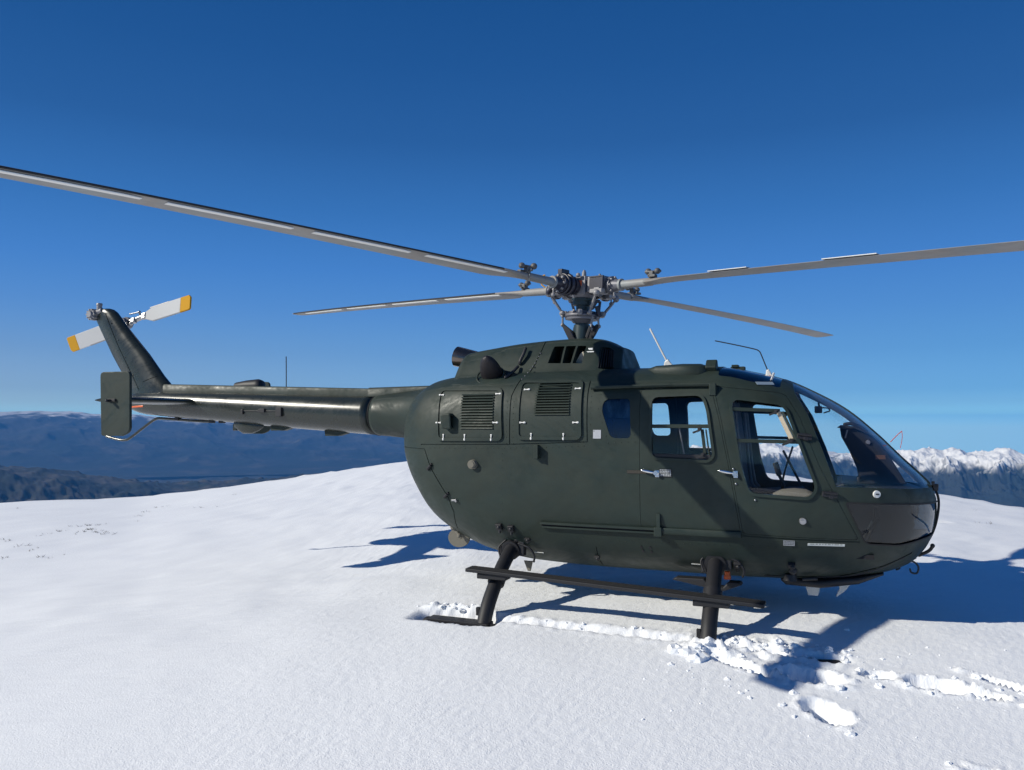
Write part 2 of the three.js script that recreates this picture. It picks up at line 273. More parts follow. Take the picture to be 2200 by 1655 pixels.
{ // frosted tussock tips poking through the snow
  const r = rng(77), dry = [], frost = [];
  const blade = (out, X, Z, h, lean) => {
    const y = snowHeight(X, Z) - .01, a = r() * 6.28, w = .004 + .004 * r(), tx = X + Math.cos(a) * lean * h, tz = Z + Math.sin(a) * lean * h, nx = -Math.sin(a + .8) * w, nz = Math.cos(a + .8) * w;
    const g = new THREE.BufferGeometry(); g.setAttribute('position', new THREE.Float32BufferAttribute([X - nx, y, Z - nz, X + nx, y, Z + nz, tx, y + h, tz, X + nx, y, Z + nz, X - nx, y, Z - nz, tx, y + h, tz], 3)); g.computeVertexNormals(); out.push(g);
  };
  const at = (px, py, n, size) => { const S = (py - 912.4) / 1676, u = (px - 1100) / 1676; let d = 5; while (d < 40 && (EYE - hilltop(u * d, -d)) / d > S) d += .05; for (let i = 0; i < n; i++) { const X = u * d + (r() - .5) * size * 2, Z = -d + (r() - .5) * size * 2.4; for (let k = 0; k < 5; k++) blade(r() < .6 ? dry : frost, X + (r() - .5) * .05, Z + (r() - .5) * .05, .012 + .035 * r(), 1.1); } };
  for (const [px, py, n] of [[200, 1138, 9], [225, 1140, 8], [240, 1145, 8], [165, 1144, 4], [100, 1148, 4], [305, 1107, 5], [325, 1100, 4], [352, 1088, 3], [10, 1160, 4], [60, 1172, 5], [70, 1180, 3], [115, 1192, 5], [15, 1200, 3], [430, 1090, 3], [480, 1086, 2], [50, 1090, 2], [520, 1062, 2], [290, 1120, 2], [180, 1130, 5], [215, 1128, 4], [150, 1138, 4], [2120, 1128, 3], [2080, 1095, 2]]) at(px, py, n, .14);
  const all = (list, color, name, label) => { const m = new THREE.Mesh(mergeGeometries(list), new THREE.MeshStandardMaterial({ color, roughness: .9, side: THREE.DoubleSide })); m.name = name; m.castShadow = m.receiveShadow = true; m.userData = { kind: 'stuff', label, category: 'grass' }; scene.add(m); };
  all(dry, lin(.12, .1, .07), 'dry_grass', 'dark dry grass tips poking through the snow on the left slope'); all(frost, lin(.62, .64, .66), 'frosted_grass', 'white frosted grass tips among the dark ones on the left slope');
}

// ---------------------------------------------------------------- valley and mountains
function land(name, label, category, us, ds, height, colour, seg) {
  const nu = us.length, nd = ds.length, pos = new Float32Array(nu * nd * 3), col = new Float32Array(nu * nd * 3), idx = [];
  for (let j = 0; j < nd; j++) for (let i = 0; i < nu; i++) { const k = (j * nu + i) * 3, a = us[i], X = ds[j] * Math.sin(a), Z = -ds[j] * Math.cos(a); pos[k] = X; pos[k + 1] = height(X, Z, a, ds[j]); pos[k + 2] = Z; }
  for (let j = 0; j < nd - 1; j++) for (let i = 0; i < nu - 1; i++) { const a = j * nu + i, b = a + 1, c = a + nu, d = c + 1; idx.push(a, b, c, b, d, c); }
  const g = new THREE.BufferGeometry(); g.setAttribute('position', new THREE.BufferAttribute(pos, 3)); g.setIndex(idx); g.computeVertexNormals();
  for (let k = 0; k < nu * nd; k++) { const c = colour(pos[k * 3], pos[k * 3 + 1], pos[k * 3 + 2], g.attributes.normal.getY(k), us[k % nu], ds[Math.floor(k / nu)]); col.set(c, k * 3); }
  g.setAttribute('color', new THREE.BufferAttribute(col, 3));
  const m = new THREE.Mesh(g, new THREE.MeshStandardMaterial({ vertexColors: true, roughness: .95 })); m.name = name; m.castShadow = m.receiveShadow = true; m.userData = { kind: 'structure', label, category }; scene.add(m);
}
const range = (a, b, n, f = (t) => t) => Array.from({ length: n }, (_, i) => lerp(a, b, f(i / (n - 1))));
const mix = (a, b, t) => a.map((v, i) => lerp(v, b[i], t));
const FOREST = [.010, .018, .015], SCRUB = [.018, .022, .018], TUSSOCK = [.075, .066, .05], ROCK = [.07, .066, .068], SNOW = [.90, .88, .84];
const floor_ = (u) => lerp(-520, -900, sstep(-.1, .35, u));
const pxU = (px) => Math.atan((px - 1100) / 1676);
const crestH = (py, d, u) => EYE - (py - 912.4) / 1676 * d * Math.cos(u);
land('valley', 'dark forested valley floor far below the snowy hilltop', 'valley', [...range(-Math.PI, -.7, 60), ...range(-.69, .69, 420), ...range(.7, Math.PI, 60)], range(0, 1, 230).map((t) => 140 * Math.pow(13500 / 140, t)),
  (X, Z, u, d) => { const s = X / 1000, t = Z / 1000; const h = floor_(u) + 40 * fbm(s * .8, t * .8, 4) + 14 * fbm(s * 4, t * 4, 3); return lerp(-60, h, sstep(140, 1700, d)) - (d < 300 ? 30 : 0); },
  (X, Y, Z, ny, u, d) => { const s = X / 1000, t = Z / 1000, k = fbm(s * .9 + 4, t * 1.6, 5); return mix(mix(FOREST, SCRUB, sstep(-.2, .3, fbm(s * 2, t * 2, 3))), TUSSOCK, sstep(.22, .42, k) * .85); });
const FOOT = [[-160, 1000], [0, 1000], [60, 1005], [150, 1015], [260, 1030], [400, 1040], [520, 1036], [640, 1022], [760, 1024], [900, 1040], [1050, 1060]];
land('foothills', 'brown scrubby foothills below the left side of the snowy slope', 'hills', range(pxU(-160), pxU(1050), 420), range(2600, 6200, 130),
  (X, Z, u, d) => { const px = 1100 + 1676 * Math.tan(u), c = crestH(table(FOOT, px), 4600, u), b = floor_(u) - 60, w = sstep(2600, 4600, d) * sstep(6200, 4700, d); return b + (c - b) * w + (90 * (ridged(X / 640, Z / 640, 6) - .5) + 22 * fbm(X / 90, Z / 90, 3)) * Math.sqrt(w) * (1 - .6 * sstep(.8, 1, w)); },
  (X, Y, Z, ny, u) => { const k = fbm(X / 420, Z / 420, 4); return mix(mix(FOREST, SCRUB, sstep(-.3, .4, k)), [.07, .064, .052], sstep(.02, .4, k + .5 * fbm(X / 110, Z / 110, 3)) * .8); });
const LEFT = [[-400, 888], [0, 886], [60, 884], [130, 884], [200, 889], [300, 891], [380, 896], [450, 897], [530, 902], [600, 905], [700, 909], [800, 914], [900, 922], [1050, 935], [1200, 945], [1400, 958], [1550, 975], [1700, 1000]];
land('distant_ridge', 'long blue hazy ridge on the left with dusted snow along its crest', 'mountain', range(pxU(-400), pxU(1700), 760), range(8200, 14500, 150),
  (X, Z, u, d) => { const px = 1100 + 1676 * Math.tan(u), c = crestH(table(LEFT, px), 12800, u), b = floor_(u) + 20, w = Math.pow(sstep(8200, 12800, d), 1.15) * sstep(15500, 12900, d); return b + (c - b) * w + (140 * (ridged(X / 1500, Z / 1500, 6) - .55) + 20 * fbm(X / 260, Z / 260, 4)) * Math.pow(w, .6) * (1 - .72 * sstep(.75, 1, w)); },
  (X, Y, Z, ny, u, d) => { const px = 1100 + 1676 * Math.tan(u), c = crestH(table(LEFT, px), 12800, u), k = fbm(X / 700, Z / 700, 5); let q = mix(mix(FOREST, SCRUB, sstep(-.2, .3, k)), ROCK, .5 * sstep(c - 420, c - 200, Y + 120 * k)); q = mix(q, TUSSOCK, sstep(.2, .5, k) * .6); return mix(q, SNOW, sstep(c - 90, c - 10, Y + 90 * fbm(X / 300, Z / 300, 4)) * .8); });
const SNOWY = [[1150, 968], [1300, 966], [1440, 962], [1560, 957], [1640, 954], [1720, 958], [1790, 968], [1850, 972], [1900, 968], [1955, 966], [1985, 964], [2010, 964], [2025, 969], [2045, 966], [2060, 965], [2075, 971], [2100, 971], [2120, 969], [2145, 962], [2165, 964], [2185, 971], [2210, 976], [2300, 968], [2450, 974], [2700, 990]];
const SNOWLINE = [[1150, 985], [1400, 978], [1560, 980], [1640, 984], [1720, 985], [1800, 988], [1900, 1000], [2000, 1004], [2100, 1006], [2200, 1006], [2700, 1010]];
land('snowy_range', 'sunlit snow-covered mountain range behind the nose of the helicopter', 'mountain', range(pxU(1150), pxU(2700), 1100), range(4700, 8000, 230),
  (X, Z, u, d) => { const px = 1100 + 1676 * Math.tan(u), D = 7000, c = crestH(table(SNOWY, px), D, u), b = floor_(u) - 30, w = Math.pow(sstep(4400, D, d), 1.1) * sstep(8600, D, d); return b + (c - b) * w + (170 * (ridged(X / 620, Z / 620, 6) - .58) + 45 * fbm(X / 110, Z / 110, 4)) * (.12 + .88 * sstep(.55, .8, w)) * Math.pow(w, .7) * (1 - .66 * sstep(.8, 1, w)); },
  (X, Y, Z, ny, u, d) => { const L = crestH(table(SNOWLINE, 1100 + 1676 * Math.tan(u)), 6480, u) + 45 * fbm(X / 340, Z / 340, 4) + 30 * fbm(X / 80, Z / 80, 3); const q = mix([.020, .032, .034], [.030, .038, .036], sstep(-.2, .4, fbm(X / 600, Z / 600, 4))); const s = mix(SNOW, ROCK, sstep(.66, .50, ny + .16 * fbm(X / 60, Z / 60, 3)) * .65); return mix(q, s, sstep(L - 30, L + 30, Y)); });  // slope colours shifted towards blue-grey, standing in for haze below the snow

// ---------------------------------------------------------------- helicopter: metres from the rotor mast (x forward, y up from the snow, z to its right)
const heli = new THREE.Group(); heli.name = 'helicopter'; heli.position.set(...HELI); heli.rotation.y = -YAW; scene.add(heli);
heli.userData = { label: 'dark olive green four-bladed helicopter standing on the snow, nose to the right', category: 'helicopter' };
const HULL = [ // x, bottom, top, half width, height of widest line, squareness below and above
  [-1.60, 1.22, 1.50, .22, 1.36, 2, 2], [-1.58, 1.10, 1.62, .36, 1.34, 2.2, 2.2], [-1.52, .97, 1.74, .47, 1.32, 2.4, 2.5], [-1.42, .80, 1.81, .56, 1.30, 2.5, 2.8], [-1.25, .60, 1.87, .65, 1.26, 2.6, 3.2], [-1.0, .46, 1.90, .71, 1.2, 2.7, 3.6],
  [-.7, .36, 1.91, .745, 1.15, 2.8, 4], [-.3, .305, 1.92, .765, 1.12, 2.9, 4], [.3, .29, 1.92, .775, 1.1, 3, 4], [1.2, .29, 1.915, .775, 1.1, 3, 4], [1.5, .295, 1.86, .77, 1.1, 3, 3.4], [1.67, .30, 1.81, .765, 1.08, 3, 3.0], [1.9, .315, 1.70, .735, 1.05, 2.8, 2.7],
  [2.1, .335, 1.578, .685, 1.02, 2.7, 2.5], [2.3, .37, 1.40, .60, .98, 2.6, 2.4], [2.48, .435, 1.21, .46, .93, 2.4, 2.3], [2.6, .545, 1.09, .30, .9, 2.2, 2.2], [2.66, .66, 1.02, .17, .88, 2, 2], [2.69, .80, .93, .05, .87, 2, 2]];
const hullAt = (x) => smoothTable(HULL, clamp(x, -1.6, 2.69));
function hullRing(x, n, grow = [0, 0, 0]) {
  const [, b, t, W, yc, nb, nt] = hullAt(x), r = [];
  for (let j = 0; j < n; j++) {
    const a = (j + .5) / n * 2 * Math.PI, c = Math.cos(a), s = Math.sin(a), e = 2 / (s > 0 ? nt : nb);
    r.push([x, yc + Math.sign(s) * Math.abs(s) ** e * Math.max(.01, s > 0 ? t + grow[1] - yc : yc - b + grow[0]), Math.sign(c) * Math.abs(c) ** e * Math.max(.01, W + grow[2])]);
  }
  return r;
}
const stations = (a, b, fine) => { const r = []; for (let x = a; x < b - 1e-6; x += (x < -1.3 || x > 2.3) ? fine * .45 : fine) r.push(x); r.push(b); return r; };
function hull(off = 0) { // closed hull, grown or shrunk along its normals
  const g = loft(stations(-1.6, 2.69, .045).map((x) => hullRing(x, 128)));
  if (off) { const p = g.attributes.position, n = g.attributes.normal; for (let i = 0; i < p.count; i++) p.setXYZ(i, p.getX(i) + off * n.getX(i), p.getY(i) + off * n.getY(i), p.getZ(i) + off * n.getZ(i)); g.computeVertexNormals(); }
  return brush(g);
}
function hullZ(x, y) { const [, b, t, W, yc, nb, nt] = hullAt(x), up = y > yc, q = Math.min(1, up ? (y - yc) / (t - yc) : (yc - y) / (yc - b)), n = up ? nt : nb; return W * Math.max(0, 1 - q ** n) ** (1 / n); }
function hullNormal(x, y) { const e = .004, p = (a, b) => V(a, b, hullZ(a, b)); return p(x + e, y).sub(p(x - e, y)).cross(p(x, y + e).sub(p(x, y - e))).normalize(); }
function onHull(g, x, y, lift = 0, roll = 0) { // lay a piece modelled about the origin (facing +z) on the right side of the hull
  const n = hullNormal(x, y), up = V(0, 1, 0), X = up.clone().cross(n).normalize(), Y = n.clone().cross(X), m = new THREE.Matrix4().makeBasis(X, Y, n);
  g = clean(g); if (roll) g.rotateZ(roll); g.applyMatrix4(m); return g.translate(x + n.x * lift, y + n.y * lift, hullZ(x, y) + n.z * lift);
}
const hull0 = hull(0), hullProud = hull(.006), hullBead = hull(.015), hullOuter = hull(.02), hullIn = hull(-.007), glassOut = hull(-.006), glassIn = hull(-.011);
const glassShell = csg(glassOut, glassIn, SUBTRACTION), skin7 = csg(hullOuter, hullIn, SUBTRACTION), proudShell = csg(hullProud, hull(-.02), SUBTRACTION), beadShell = csg(hullBead, hull(-.02), SUBTRACTION);
const cabin = brush(loft(stations(.34, 2.655, .06).map((x) => hullRing(x, 96, [x > 2.2 ? -.06 : -.13, -.035, -.035]))));
const sides = (pts, r = 0, z0 = .035, z1 = 1.1) => { const a = prism(pts, z0, z1, r); return [a, flipZ(a)]; };

const DOOR_SLIDE = [[.668, 1.725], [1.186, 1.742], [1.249, 1.501], [1.311, 1.17], [1.355, .908], [1.386, .695], [.668, .695]];
const DOOR_COCKPIT = [[1.203, 1.742], [1.655, 1.690], [1.70, 1.668], [1.795, 1.501], [1.912, 1.18], [2.155, .668], [1.400, .685], [1.367, .908], [1.323, 1.17], [1.261, 1.501]];
const WIN_SLIDE = [[.752, 1.672], [1.125, 1.680], [1.167, 1.569], [1.210, 1.235], [1.172, 1.196], [.757, 1.212]];
const WIN_COCKPIT = [[1.324, 1.652], [1.657, 1.607], [1.703, 1.567], [1.797, 1.306], [1.896, 1.021], [1.850, .950], [1.449, .970], [1.391, 1.172]];
const WIN_REAR = [[.393, 1.654], [.590, 1.658], [.605, 1.357], [.449, 1.357], [.372, 1.575]];
const SCREEN = [[1.66, 2.0], [1.753, 1.687], [1.84, 1.534], [1.943, 1.259], [2.016, 1.035], [2.32, 1.022], [2.8, 1.0], [2.8, 2.0]];
const CHIN = [[2.082, .922], [2.203, .645], [2.42, .628], [2.56, .655], [2.8, .70], [2.8, .892], [2.32, .912]];

// fuselage shell: hollow cabin, openings, engraved joints
let shell = cut(hull0, cabin);
for (const s of sides(DOOR_SLIDE, .03, .3)) shell = cut(shell, s);
for (const s of sides(DOOR_COCKPIT, .03, .3)) shell = cut(shell, s);
for (const s of sides(WIN_REAR, .04, .3)) shell = cut(shell, s);
for (const s of sides(SCREEN, 0, .032)) shell = cut(shell, s);
for (const s of sides(CHIN, .03, .05)) shell = cut(shell, s);
const ROOFWIN = [[1.225, .09], [1.225, .612], [1.45, .583], [1.655, .53], [1.655, .09]];
const roofCut = (s) => new THREE.ExtrudeGeometry(rounded(ROOFWIN.map(([x, z]) => [x, -s * z]).slice()[s > 0 ? 'slice' : 'reverse'](), .03), { depth: .9, bevelEnabled: false }).rotateX(-Math.PI / 2).translate(0, 1.3, 0);
for (const s of [1, -1]) shell = cut(shell, roofCut(s));
const groove = (pts, w = .008) => csg(skin7, prism(band(pts, w), .02, 1.1), INTERSECTION);
for (const line of [[[.254, 1.80], [.254, 1.70], [.266, 1.327]], [[.266, 1.327], [-.384, 1.302], [-1.25, 1.290]], [[-.384, 1.302], [-.390, 1.69], [-.345, 1.84]], [[-1.5, 1.262], [-1.21, 1.252], [-1.146, 1.104], [-.973, .857], [-.937, .732], [-.968, .575]], [[.3, .52], [.29, .33]], [[2.16, .655], [1.40, .672]], [[1.53, .36], [2.0, .36], [2.32, .47], [2.5, .56]]]) shell = cut(shell, groove(line));
const LOUV_REAR = [[-.842, 1.714], [-.545, 1.710], [-.535, 1.420], [-.830, 1.420]], LOUV_FRONT = [[-.165, 1.800], [.105, 1.794], [.115, 1.528], [-.172, 1.530]];
for (const q of [LOUV_REAR, LOUV_FRONT]) shell = cut(shell, prism(inset(q, .006), .40, 1.1, .01)); // open bays behind the louvres
const fuselage = mesh('fuselage', shell.geometry, M.olive, heli);
mesh('cabin_floor', prism([[.36, -.6], [2.25, -.55], [2.25, .55], [.36, .6]], 0, .03).rotateX(Math.PI / 2).translate(0, .56, 0), M.blackMatte, fuselage);

// glazing of the nose
for (const s of sides(inset(SCREEN, .001), 0, .033)) mesh('windscreen', common(glassShell, s), M.glass, heli);
for (const s of sides(CHIN, .03, .051)) mesh('chin_window', common(glassShell, s), M.glassChin, heli);
for (const s of [1, -1]) { const rim = common(cut(csg(hull(.005), hull(-.012), SUBTRACTION), prism(CHIN, .03, 1.1, .03)), prism(inset(CHIN, -.010), .04, 1.1, .036)); mesh('chin_seal', s > 0 ? rim : flipZ(rim), M.rubber, heli); }
for (const s of [1, -1]) mesh('roof_window', common(glassShell, roofCut(s)), M.glassBlue, heli);
sides(WIN_REAR, .04, .3).forEach((s, i) => mesh('rear_side_window', common(glassShell, s), i ? M.glass : M.glassRear, heli));  // blue tint of the right pane carries reflection and the dark behind it
mesh('screen_post', loft(Array.from({ length: 40 }, (_, i) => { const x = lerp(1.66, 2.655, i / 39), t = hullAt(x)[2], t2 = hullAt(x + .01)[2], l = Math.hypot(.01, t2 - t), nx = -(t2 - t) / l, ny = .01 / l, k = []; for (const [a, b] of [[-.028, .004], [.028, .004], [.034, -.02], [.030, -.062], [-.030, -.062], [-.034, -.02]]) k.push([x + nx * b, t + ny * b, a]); return k; }), rad(30)), M.post, heli);
mesh('nose_seal', tube([[2.672, 1.015, 0], [2.705, .93, 0], [2.704, .83, 0], [2.675, .70, 0], [2.62, .585, 0], [2.55, .49, 0]], .009, 40), M.rubber, heli);
mesh('nose_catch', [box(.035, .05, .06, [2.69, 1.0, 0]), box(.02, .03, .03, [2.672, 1.03, .03])], M.black, heli);
mesh('tow_lug', [tube([[2.57, .5, .02], [2.63, .54, .05], [2.655, .575, .06]], .012), ball(.016, [2.655, .58, .06])], M.black, heli);
mesh('tow_hook', [tube([[2.48, .46, .04], [2.53, .455, .05], [2.56, .42, .05], [2.55, .375, .05], [2.515, .375, .05], [2.505, .40, .05]], .0065), box(.08, .025, .05, [2.51, .47, .04], [0, 0, .6]), tube([[2.44, .43, .05], [2.435, .40, .05], [2.415, .39, .05]], .006)], M.black, heli);

// doors, both sides alike
function door(outline, win, winR, names, extras) {
  for (const side of [1, -1]) {
    const f = side > 0 ? (g) => g : flipZ;
    const panel = common(cut(csg(hull0, cabin, SUBTRACTION), prism(win, .2, 1.1, winR)), prism(inset(outline, .0025), .3, 1.1, .028));
    const d = mesh(names[0], f(panel), M.olive, heli);
    mesh('window_rim', f(common(cut(beadShell, prism(inset(win, .008), .2, 1.1, winR)), prism(inset(win, -.012), .3, 1.1, winR + .012))), M.olive, d);
    mesh('pane', f(common(glassShell, prism(inset(win, .002), .3, 1.1, winR))), M.glass, d);
    extras(d, f, side);
  }
}
const zb = (x, y) => hullZ(x, y) - .004;
const strip = (pts, w, t = .02, lift = 0) => join(pts.slice(1).map((q, i) => { const p = pts[i], a = V(p[0], p[1], zb(...p) + lift), b = V(q[0], q[1], zb(...q) + lift), d = b.clone().sub(a), L = d.length(), x = d.normalize(), n = V(0, 0, 1), y = n.clone().cross(x).normalize(), z = x.clone().cross(y); return clean(new RoundedBoxGeometry(L, w, t, 2, Math.min(w, t) * .2)).applyMatrix4(new THREE.Matrix4().makeBasis(x, y, z).setPosition(a.add(b).multiplyScalar(.5))); }));
const latchGeo = () => join([box(.028, .022, .018, [0, 0, .008]), bar([0, 0, .012], [0, 0, .03], .009), box(.055, .014, .010, [-.02, -.018, .03], [0, 0, .35])]);
const handleGeo = () => join([new THREE.SphereGeometry(.5, 20, 12).scale(.115, .024, .018).rotateZ(-.17).translate(-.055, .006, .03), bar([0, -.004, 0], [0, -.004, .034], .017), box(.03, .05, .008, [.006, -.01, .004])]);
const placardTex = (bg, fg, rows, seed) => canvasTex(128, 64, (c, w, h) => { c.fillStyle = bg; c.fillRect(0, 0, w, h); c.fillStyle = fg; const r = rng(seed); for (let i = 0; i < rows; i++) { let x = 8; const y = 6 + i * (h - 10) / rows; while (x < w - 12) { const l = 4 + r() * 12; c.fillRect(x, y, Math.min(l, w - 8 - x), Math.max(3, h / rows * .42)); x += l + 4; } } });
function plate(name, w, h, x, y, tex, color, parent = heli, roll = 0) { const g = onHull(new THREE.BoxGeometry(w, h, .003), x, y, .003, roll), m = new THREE.Mesh(g, new THREE.MeshStandardMaterial({ color: tex ? 0xffffff : color, map: tex ?? null, roughness: .6 })); const b = new THREE.BoxGeometry(w, h, .003).toNonIndexed(); g.setAttribute('uv', b.attributes.uv); m.name = numbered(name); m.castShadow = m.receiveShadow = true; parent.add(m); return m; }
door(DOOR_SLIDE, WIN_SLIDE, .05, ['sliding_door'], (d, f, side) => {
  mesh('window_bar', f(strip([[.757, 1.447], [1.178, 1.447]], .028)), M.olive, d);
  mesh('window_bar', f(join([strip([[1.128, 1.425], [1.15, 1.225]], .022, .018, -.006), strip([[1.155, 1.425], [1.178, 1.235]], .010, .014, -.006)])), M.olive, d);
  mesh('window_bar', f(strip([[.96, 1.44], [1.0, 1.215]], .010, .012, -.02)), M.greyDark, d);
  mesh('window_bar', f(strip([[.76, 1.232], [1.19, 1.226]], .030, .02, -.006)), M.black, d);
  mesh('latch', f(join([[1.112, 1.428], [1.135, 1.245]].map(([x, y]) => clean(latchGeo()).translate(x, y, zb(x, y) - .004)))), M.black, d);
  mesh('door_handle', f(onHull(handleGeo(), .795, 1.108)), M.chrome, d);
  if (side > 0) plate('placard', .095, .062, .862, 1.104, placardTex('#0d0f10', '#cfd3d6', 5, 3), null, d);
});
door(DOOR_COCKPIT, WIN_COCKPIT, .055, ['cockpit_door'], (d, f) => {
  mesh('window_bar', f(strip([[1.318, 1.572], [1.66, 1.557]], .026)), M.olive, d);
  mesh('window_bar', f(strip([[1.362, 1.346], [1.79, 1.338]], .026)), M.olive, d);
  mesh('window_bar', f(strip([[1.648, 1.55], [1.742, 1.345]], .030, .018, -.004)), M.tan, d);
  mesh('window_bar', f(strip([[1.676, 1.55], [1.768, 1.348]], .018, .02, 0)), M.olive, d);
  mesh('latch', f(join([[1.636, 1.556], [1.722, 1.345], [1.737, 1.352]].map(([x, y]) => clean(latchGeo()).translate(x, y, zb(x, y))))), M.black, d);
  mesh('door_handle', f(onHull(handleGeo(), 1.355, 1.117)), M.chrome, d);
  for (const [x, y] of [[1.818, 1.371], [1.974, .980]]) mesh('hinge', f(join([onHull(box(.10, .035, .016, [0, 0, .008]), x, y, 0, -.12), onHull(bar([-.045, .012, .02], [.045, .012, .02], .010), x, y, 0, -.12), onHull(box(.03, .05, .012, [.01, 0, .012]), x, y, 0, -.12)])), M.black, d);
  mesh('door_knob', f(join([onHull(bar([0, 0, 0], [0, 0, .010], .026, .022), 1.8, .794), onHull(bar([0, 0, .008], [0, 0, .02], .011), 1.8, .794)])), M.steel, d);
  mesh('stud', f(join([[1.345, 1.145], [1.362, 1.04], [1.49, .93]].map(([x, y]) => onHull(ball(.008, [0, 0, .004]), x, y)))), M.steel, d);
});

// raised access panels with their rims, catches and louvres
function access(outline, latches, louvre) {
  const p = mesh('access_panel', common(cut(proudShell, prism(inset(louvre, .006), .2, 1.2, .01)), prism(inset(outline, .012), .3, 1.1, .045)), M.olive, heli);
  mesh('panel_rim', common(cut(beadShell, prism(inset(outline, .026), .2, 1.1, .035)), prism(outline, .3, 1.1, .055)), M.olive, p);
  for (const [x, y, a] of latches) mesh('catch', onHull(join([box(.040, .008, .006, [.004, 0, .004]), ball(.009, [.022, 0, .006], [1.3, .9, .7]), box(.010, .014, .006, [-.016, 0, .004])]), x, y, .007, a), M.tab, p);
  const [a, b, c, d] = louvre, n = 13; // corners: top left, top right, bottom right, bottom left
  for (let i = 0; i < n; i++) {
    const t = (i + .5) / n, x0 = lerp(a[0], d[0], t) - .004, x1 = lerp(b[0], c[0], t) + .004, y = lerp((a[1] + b[1]) / 2, (c[1] + d[1]) / 2, t), h = (a[1] - d[1]) / n;
    const s = new THREE.Shape(); s.moveTo(-.02, h * .42); s.quadraticCurveTo(.012, h * .40, .024, -h * .30); s.lineTo(.020, -h * .34); s.quadraticCurveTo(.004, h * .22, -.02, h * .26); s.closePath();
    const g = new THREE.ExtrudeGeometry(s, { depth: 1, bevelEnabled: false, curveSegments: 5 }), q = g.attributes.position;
    for (let k = 0; k < q.count; k++) { const w = q.getZ(k), out = q.getX(k) * (1 - Math.abs(2 * w - 1) ** 12 * .7) + .010, xx = lerp(x0, x1, w), n = hullNormal(xx, y), t = n.clone().cross(V(1, 0, 0)).normalize(), dy = q.getY(k) / Math.max(.5, Math.abs(t.y)); if (t.y < 0) t.negate(); q.setXYZ(k, xx + n.x * out, y + t.y * dy + n.y * out, hullZ(xx, y) + t.z * dy + n.z * out); }
    g.computeVertexNormals(); mesh('louvre', g, M.olive, p);
  }
  return p;
}
const pRear = access([[-1.10, 1.775], [-.475, 1.762], [-.445, 1.328], [-1.075, 1.322]], [[-1.055, 1.705, Math.PI], [-.512, 1.705, 0], [-1.05, 1.475, Math.PI], [-.515, 1.475, 0], [-1.0, 1.36, -1.57], [-.79, 1.36, -1.57], [-.545, 1.36, -1.57]], LOUV_REAR);
const pFront = access([[-.335, 1.825], [.205, 1.815], [.222, 1.342], [-.325, 1.338]], [[-.265, 1.735, 0], [.165, 1.735, 0], [-.275, 1.475, 0], [.168, 1.475, 0], [-.195, 1.372, -1.57], [.075, 1.372, -1.57]], LOUV_FRONT);
plate('placard', .055, .012, -.06, 1.375, null, lin(.75, .75, .72), pFront);
mesh('cooling_scoop', cut(slab([[-1.005, 1.545], [-.912, 1.555], [-.902, 1.42], [-.99, 1.425]], 0, .10, .012, .02), prism([[-.985, 1.532], [-.80, 1.54], [-.80, 1.436], [-.972, 1.438]], .015, .088, .012)).geometry.translate(0, 0, hullZ(-.96, 1.48) - .03), M.olive, pRear);
plate('placard', .062, .066, .343, 1.386, canvasTex(64, 64, (c) => { c.fillStyle = '#a9abb0'; c.fillRect(0, 0, 64, 64); c.fillStyle = '#3a3c40'; c.fillRect(4, 6, 8, 6); c.fillStyle = '#989aa0'; for (let i = 0; i < 5; i++) c.fillRect(16, 10 + i * 10, 40 - (i % 2) * 10, 2); }));
plate('placard', .075, .040, 1.706, .636, placardTex('#8d9094', '#3c4044', 3, 9));
plate('placard', .242, .018, 1.945, .632, placardTex('#c9cdc9', '#8b908c', 1, 4));
mesh('fuel_cap', [onHull(bar([0, 0, 0], [0, 0, .035], .040, .036, 28), -.712, 1.136), onHull(bar([0, 0, .034], [0, 0, .042], .030, .026, 28), -.712, 1.136)], M.canvas, heli);
mesh('fuel_vent', [onHull(box(.035, .11, .045, [0, 0, .02]), -.143, 1.245), onHull(box(.012, .10, .06, [.016, 0, .024]), -.143, 1.245)], M.olive, heli);
mesh('pull_handle', [onHull(box(.05, .014, .014, [0, 0, .012]), -.905, .838, 0, .1), onHull(bar([.02, -.005, 0], [.02, -.005, .02], .01), -.905, .838)], M.steel, heli);
mesh('marking_strip', onHull(new THREE.BoxGeometry(.17, .024, .003), .66, 1.108, .003), new THREE.MeshStandardMaterial({ color: lin(.035, .030, .022), roughness: .7 }), heli);
for (const [x, y, a] of [[-1.146, 1.104, .9], [-.985, .873, .7]]) mesh('hinge', [onHull(box(.075, .016, .018, [0, 0, .008], [0, 0, a]), x, y), onHull(bar([-.02, -.015, .016], [.02, .015, .016], .011), x, y)], M.black, heli);
mesh('nose_filler', [onHull(bar([0, 0, 0], [0, 0, .012], .026, .024, 24), 2.27, .985)], M.white, heli);
mesh('filler_slot', [onHull(box(.024, .008, .006, [0, 0, .014]), 2.27, .985)], M.black, heli);

